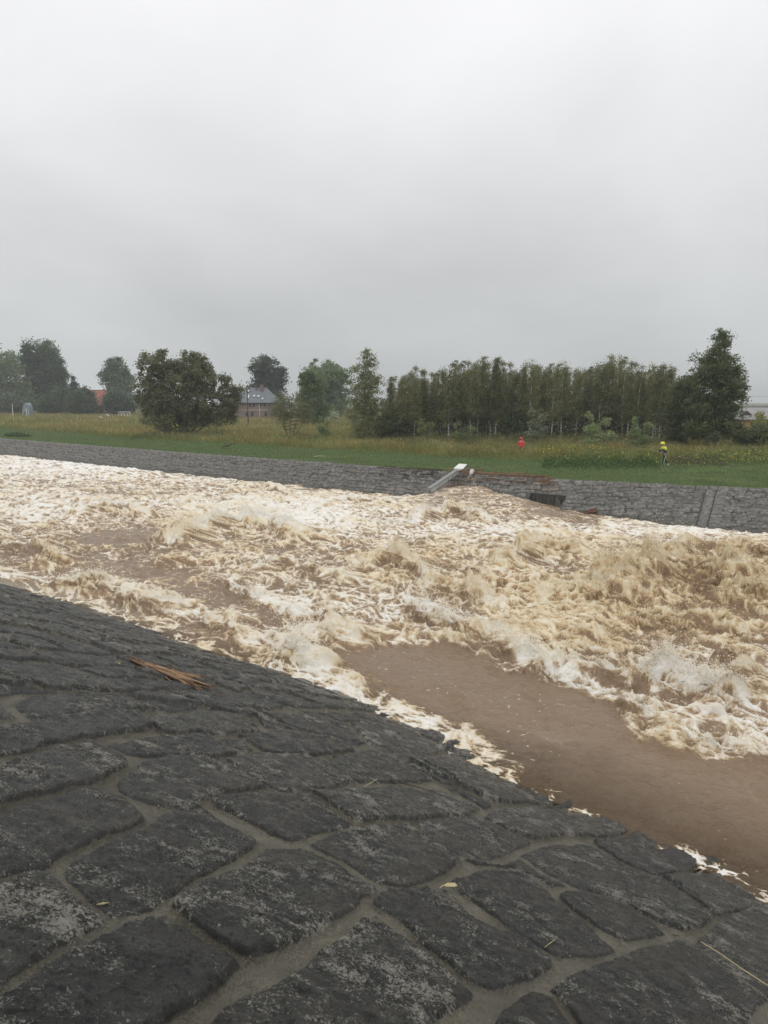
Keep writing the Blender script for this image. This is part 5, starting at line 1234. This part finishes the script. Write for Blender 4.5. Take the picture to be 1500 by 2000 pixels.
def hand(c, d, s=1):
    """palm and five bent fingers from wrist c pointing along d"""
    d = np.array(d, float); d /= np.linalg.norm(d); c = np.array(c, float); u = np.cross(d, [0, 1, 0]); u /= np.linalg.norm(u) + 1e-9
    out = []; palm = c + d * .07; out.append([(tuple(c), .024), (tuple(palm), .030)])
    for k, (o, l) in enumerate(((-.027, .060), (-.009, .072), (.009, .068), (.026, .052))):
        a = palm + u * o * .6; b = a + d * l * .55 + u * o * .4; e = b + d * l * .3 + np.array([0, 0, -.018]); out.append([(tuple(palm), .030), (tuple(a + d * .02), .010), (tuple(b), .009), (tuple(e), .008)])
    th = c + d * .03; out.append([(tuple(palm), .030), (tuple(th + u * .045), .011), (tuple(th + u * .060 + d * .035), .009)])
    return out
def runner():
    p = at(1297, 911, HB); z = float(gz(np.array([p[0]]), np.array([p[1]]))[0]); r = empty('person', (p[0], p[1], z), 0); r.rotation_euler = (0, 0, radians(8))
    tag(r, 'person in a yellow hooded and blue jacket hurrying left along the meadow edge', 'person')
    # moving towards -x; hips, spine bent forward, head down
    hip = (0, 0, .88); body = [
        [(hip, .125), ((-.03, 0, 1.05), .13), ((-.06, 0, 1.22), (.13, .17)), ((-.09, 0, 1.38), (.11, .17)), ((-.14, 0, 1.47), .055), ((-.18, 0, 1.53), .052), ((-.21, 0, 1.60), .092), ((-.22, 0, 1.67), .085)],
        [(hip, .125), ((.0, -.09, .80), .105), ((-.10, -.10, .47), .068), ((-.13, -.10, .25), .055), ((-.10, -.10, .08), .042), ((-.22, -.10, .035), .036)],
        [(hip, .125), ((.02, .09, .80), .105), ((.02, .10, .46), .068), ((.24, .10, .28), .055), ((.38, .10, .17), .042), ((.36, .10, .06), .034)]]
    arms = [[((-.09, 0, 1.38), (.11, .17)), ((-.07, -.19, 1.36), .062), ((-.05, -.25, 1.12), .050), ((-.28, -.24, 1.02), .038)],
            [((-.09, 0, 1.38), (.11, .17)), ((-.09, .19, 1.36), .062), ((-.18, .25, 1.13), .050), ((-.40, .22, 1.06), .038)]]
    h1 = hand((-.28, -.24, 1.02), (-1, 0, -.25)); h2 = hand((-.40, .22, 1.06), (-1, 0, -.1))
    skin_mesh('body', body + arms + h1 + h2, M_SKIN, r)
    # trousers, jacket, sleeves, hood as clothing over the body
    skin_mesh('trousers', [[((0, 0, .95), .14), ((0, 0, .88), .145), ((.0, -.09, .79), .118), ((-.10, -.10, .47), .088), ((-.13, -.10, .25), .078), ((-.11, -.10, .12), .07)], [((0, 0, .88), .145), ((.02, .09, .79), .118), ((.02, .10, .46), .088), ((.24, .10, .28), .078), ((.35, .10, .20), .068)]], M_TRS, r)
    skin_mesh('jacket', [[((.01, 0, .84), (.165, .17)), ((0, 0, .98), (.165, .17)), ((-.03, 0, 1.12), (.165, .19)), ((-.05, 0, 1.26), (.155, .20))], [((-.05, 0, 1.26), (.155, .20)), ((-.03, 0, 1.33), (.15, .19))]], M_NAVY, r)
    skin_mesh('jacket_yoke', [[((-.09, 0, 1.22), (.13, .185)), ((-.10, 0, 1.34), (.145, .20)), ((-.13, 0, 1.45), (.10, .13))], [((-.10, 0, 1.34), (.145, .20)), ((-.08, -.19, 1.36), .082), ((-.06, -.255, 1.15), .072)], [((-.10, 0, 1.34), (.145, .20)), ((-.10, .19, 1.36), .082), ((-.17, .25, 1.17), .072)]], M_YJ, r)
    for a, b in (((-.055, -.255, 1.14), (-.25, -.24, 1.03)), ((-.175, .25, 1.14), (-.37, .225, 1.06))): mb = MB(); mb.tube([a, b], [.066, .052], 10); mb.build('sleeve', M_TRS, r, True)
    # hood: shell open to the front with a peak
    rng = np.random.RandomState(1); V = []; nu, nv = 14, 9; c = np.array([-.20, 0, 1.62])
    for j in range(nv + 1):
        ph = radians(18 + 150 * j / nv)   # from the front rim over to the back
        for i in range(nu + 1):
            th = radians(-115 + 230 * i / nu); V.append(c + np.array([-cos(ph) * .165 * (1.25 if j == 0 else 1), sin(ph) * .125 * sin(th), sin(ph) * .145 * cos(th) + .01]))
    F = [[j * (nu + 1) + i, j * (nu + 1) + i + 1, (j + 1) * (nu + 1) + i + 1, (j + 1) * (nu + 1) + i] for j in range(nv) for i in range(nu)]
    o = mesh_np('hood', np.array(V), np.array(F), M_YJ, parent=r); s = o.modifiers.new('t', 'SOLIDIFY'); s.thickness = .012
    mb = MB(); mb.tube([(-.305, 0, 1.63), (-.33, 0, 1.60), (-.31, 0, 1.585)], [.012, .018, .012], 6); mb.ball((-.285, -.035, 1.645), .012); mb.ball((-.285, .035, 1.645), .012); mb.tube([(-.30, -.025, 1.555), (-.305, 0, 1.553), (-.30, .025, 1.555)], .006, 5); mb.build('face', M_SKIN, r, True)
    mb = MB()
    for sx, pts in ((-1, [(.03, -.215, .84), (-.04, -.205, .64), (-.10, -.19, .47), (-.135, -.182, .25), (-.125, -.175, .14)]),): mb.tube(pts, [.018, .017, .016, .015, .014], 6)
    mb.build('stripe', M_STR, r, True)
    for c, dd in (((-.10, -.10, .05), (-1, 0, 0)), ((.38, .10, .11), (-.25, 0, -1))):
        c = np.array(c); dd = np.array(dd, float); dd /= np.linalg.norm(dd); mb = MB(); mb.tube([c - dd * .06, c, c + dd * .10, c + dd * .19], [.045, .052, .047, .026], 8); mb.build('shoe', M_SHOE, r, True)
runner()
def red_person():
    D = 69; p = atD(1018, 868, D); z = float(gz(np.array([p[0]]), np.array([D]))[0]); r = empty('person', (p[0], D, z)); top = atD(1018, 854.5, D)[2] - z; s = max(top, .6) / 1.60; s = max(s, .7); r.scale = (s, s, s)
    tag(r, 'person in a bright red hooded raincoat half hidden by tall growth', 'person')
    hip = (0, 0, .82)
    body = [[(hip, .13), ((0, 0, 1.0), .13), ((-.02, 0, 1.2), (.13, .17)), ((-.04, 0, 1.30), (.10, .15)), ((-.06, 0, 1.37), .05), ((-.08, 0, 1.50), .09)],
            [(hip, .13), ((0, -.09, .75), .10), ((-.06, -.10, .42), .065), ((-.02, -.10, .06), .045), ((-.14, -.10, .03), .035)], [(hip, .13), ((0, .09, .75), .10), ((.04, .10, .42), .065), ((.10, .10, .08), .045), ((0, .10, .03), .035)],
            [((-.02, 0, 1.2), (.13, .17)), ((-.02, -.2, 1.22), .06), ((-.04, -.25, .98), .048), ((-.16, -.22, .80), .035)], [((-.02, 0, 1.2), (.13, .17)), ((-.02, .2, 1.22), .06), ((.04, .25, .98), .048), ((-.04, .24, .78), .035)]]
    skin_mesh('body', body + hand((-.16, -.22, .80), (-.3, 0, -1)) + hand((-.04, .24, .78), (-.2, 0, -1)), M_SKIN, r)
    skin_mesh('raincoat', [[((.02, 0, .62), (.21, .22)), ((0, 0, .85), (.20, .21)), ((-.01, 0, 1.05), (.19, .20)), ((-.03, 0, 1.22), (.18, .21)), ((-.05, 0, 1.32), (.11, .13))], [((-.03, 0, 1.22), (.18, .21)), ((-.02, -.2, 1.20), .085), ((-.04, -.26, .98), .075), ((-.14, -.23, .84), .062)], [((-.03, 0, 1.22), (.18, .21)), ((-.02, .2, 1.20), .085), ((.04, .26, .98), .075), ((-.03, .25, .83), .062)]], M_RED, r)
    V = []; nu, nv = 14, 9; c = np.array([-.08, 0, 1.49])
    for j in range(nv + 1):
        ph = radians(22 + 148 * j / nv)
        for i in range(nu + 1): th = radians(-125 + 250 * i / nu); V.append(c + np.array([-cos(ph) * .15, sin(ph) * .135 * sin(th), sin(ph) * .145 * cos(th)]))
    F = [[j * (nu + 1) + i, j * (nu + 1) + i + 1, (j + 1) * (nu + 1) + i + 1, (j + 1) * (nu + 1) + i] for j in range(nv) for i in range(nu)]
    o = mesh_np('hood', np.array(V), np.array(F), M_RED, parent=r); m = o.modifiers.new('t', 'SOLIDIFY'); m.thickness = .012
    mb = MB(); mb.tube([(-.17, 0, 1.51), (-.20, 0, 1.48), (-.18, 0, 1.465)], [.012, .018, .012], 6); mb.ball((-.155, -.035, 1.525), .012); mb.ball((-.155, .035, 1.525), .012); mb.tube([(-.165, -.025, 1.435), (-.172, 0, 1.433), (-.165, .025, 1.435)], .006, 5); mb.build('face', M_SKIN, r, True)
    for y, x in ((-.10, -.05), (.10, .08)): mb = MB(); mb.tube([(x + .06, y, .05), (x, y, .05), (x - .14, y, .035)], [.045, .055, .035], 8); mb.build('boot', M_TRS, r, True)
    r.rotation_euler = (0, 0, radians(70))
red_person()
print('done', round(time.time() - T0, 1))
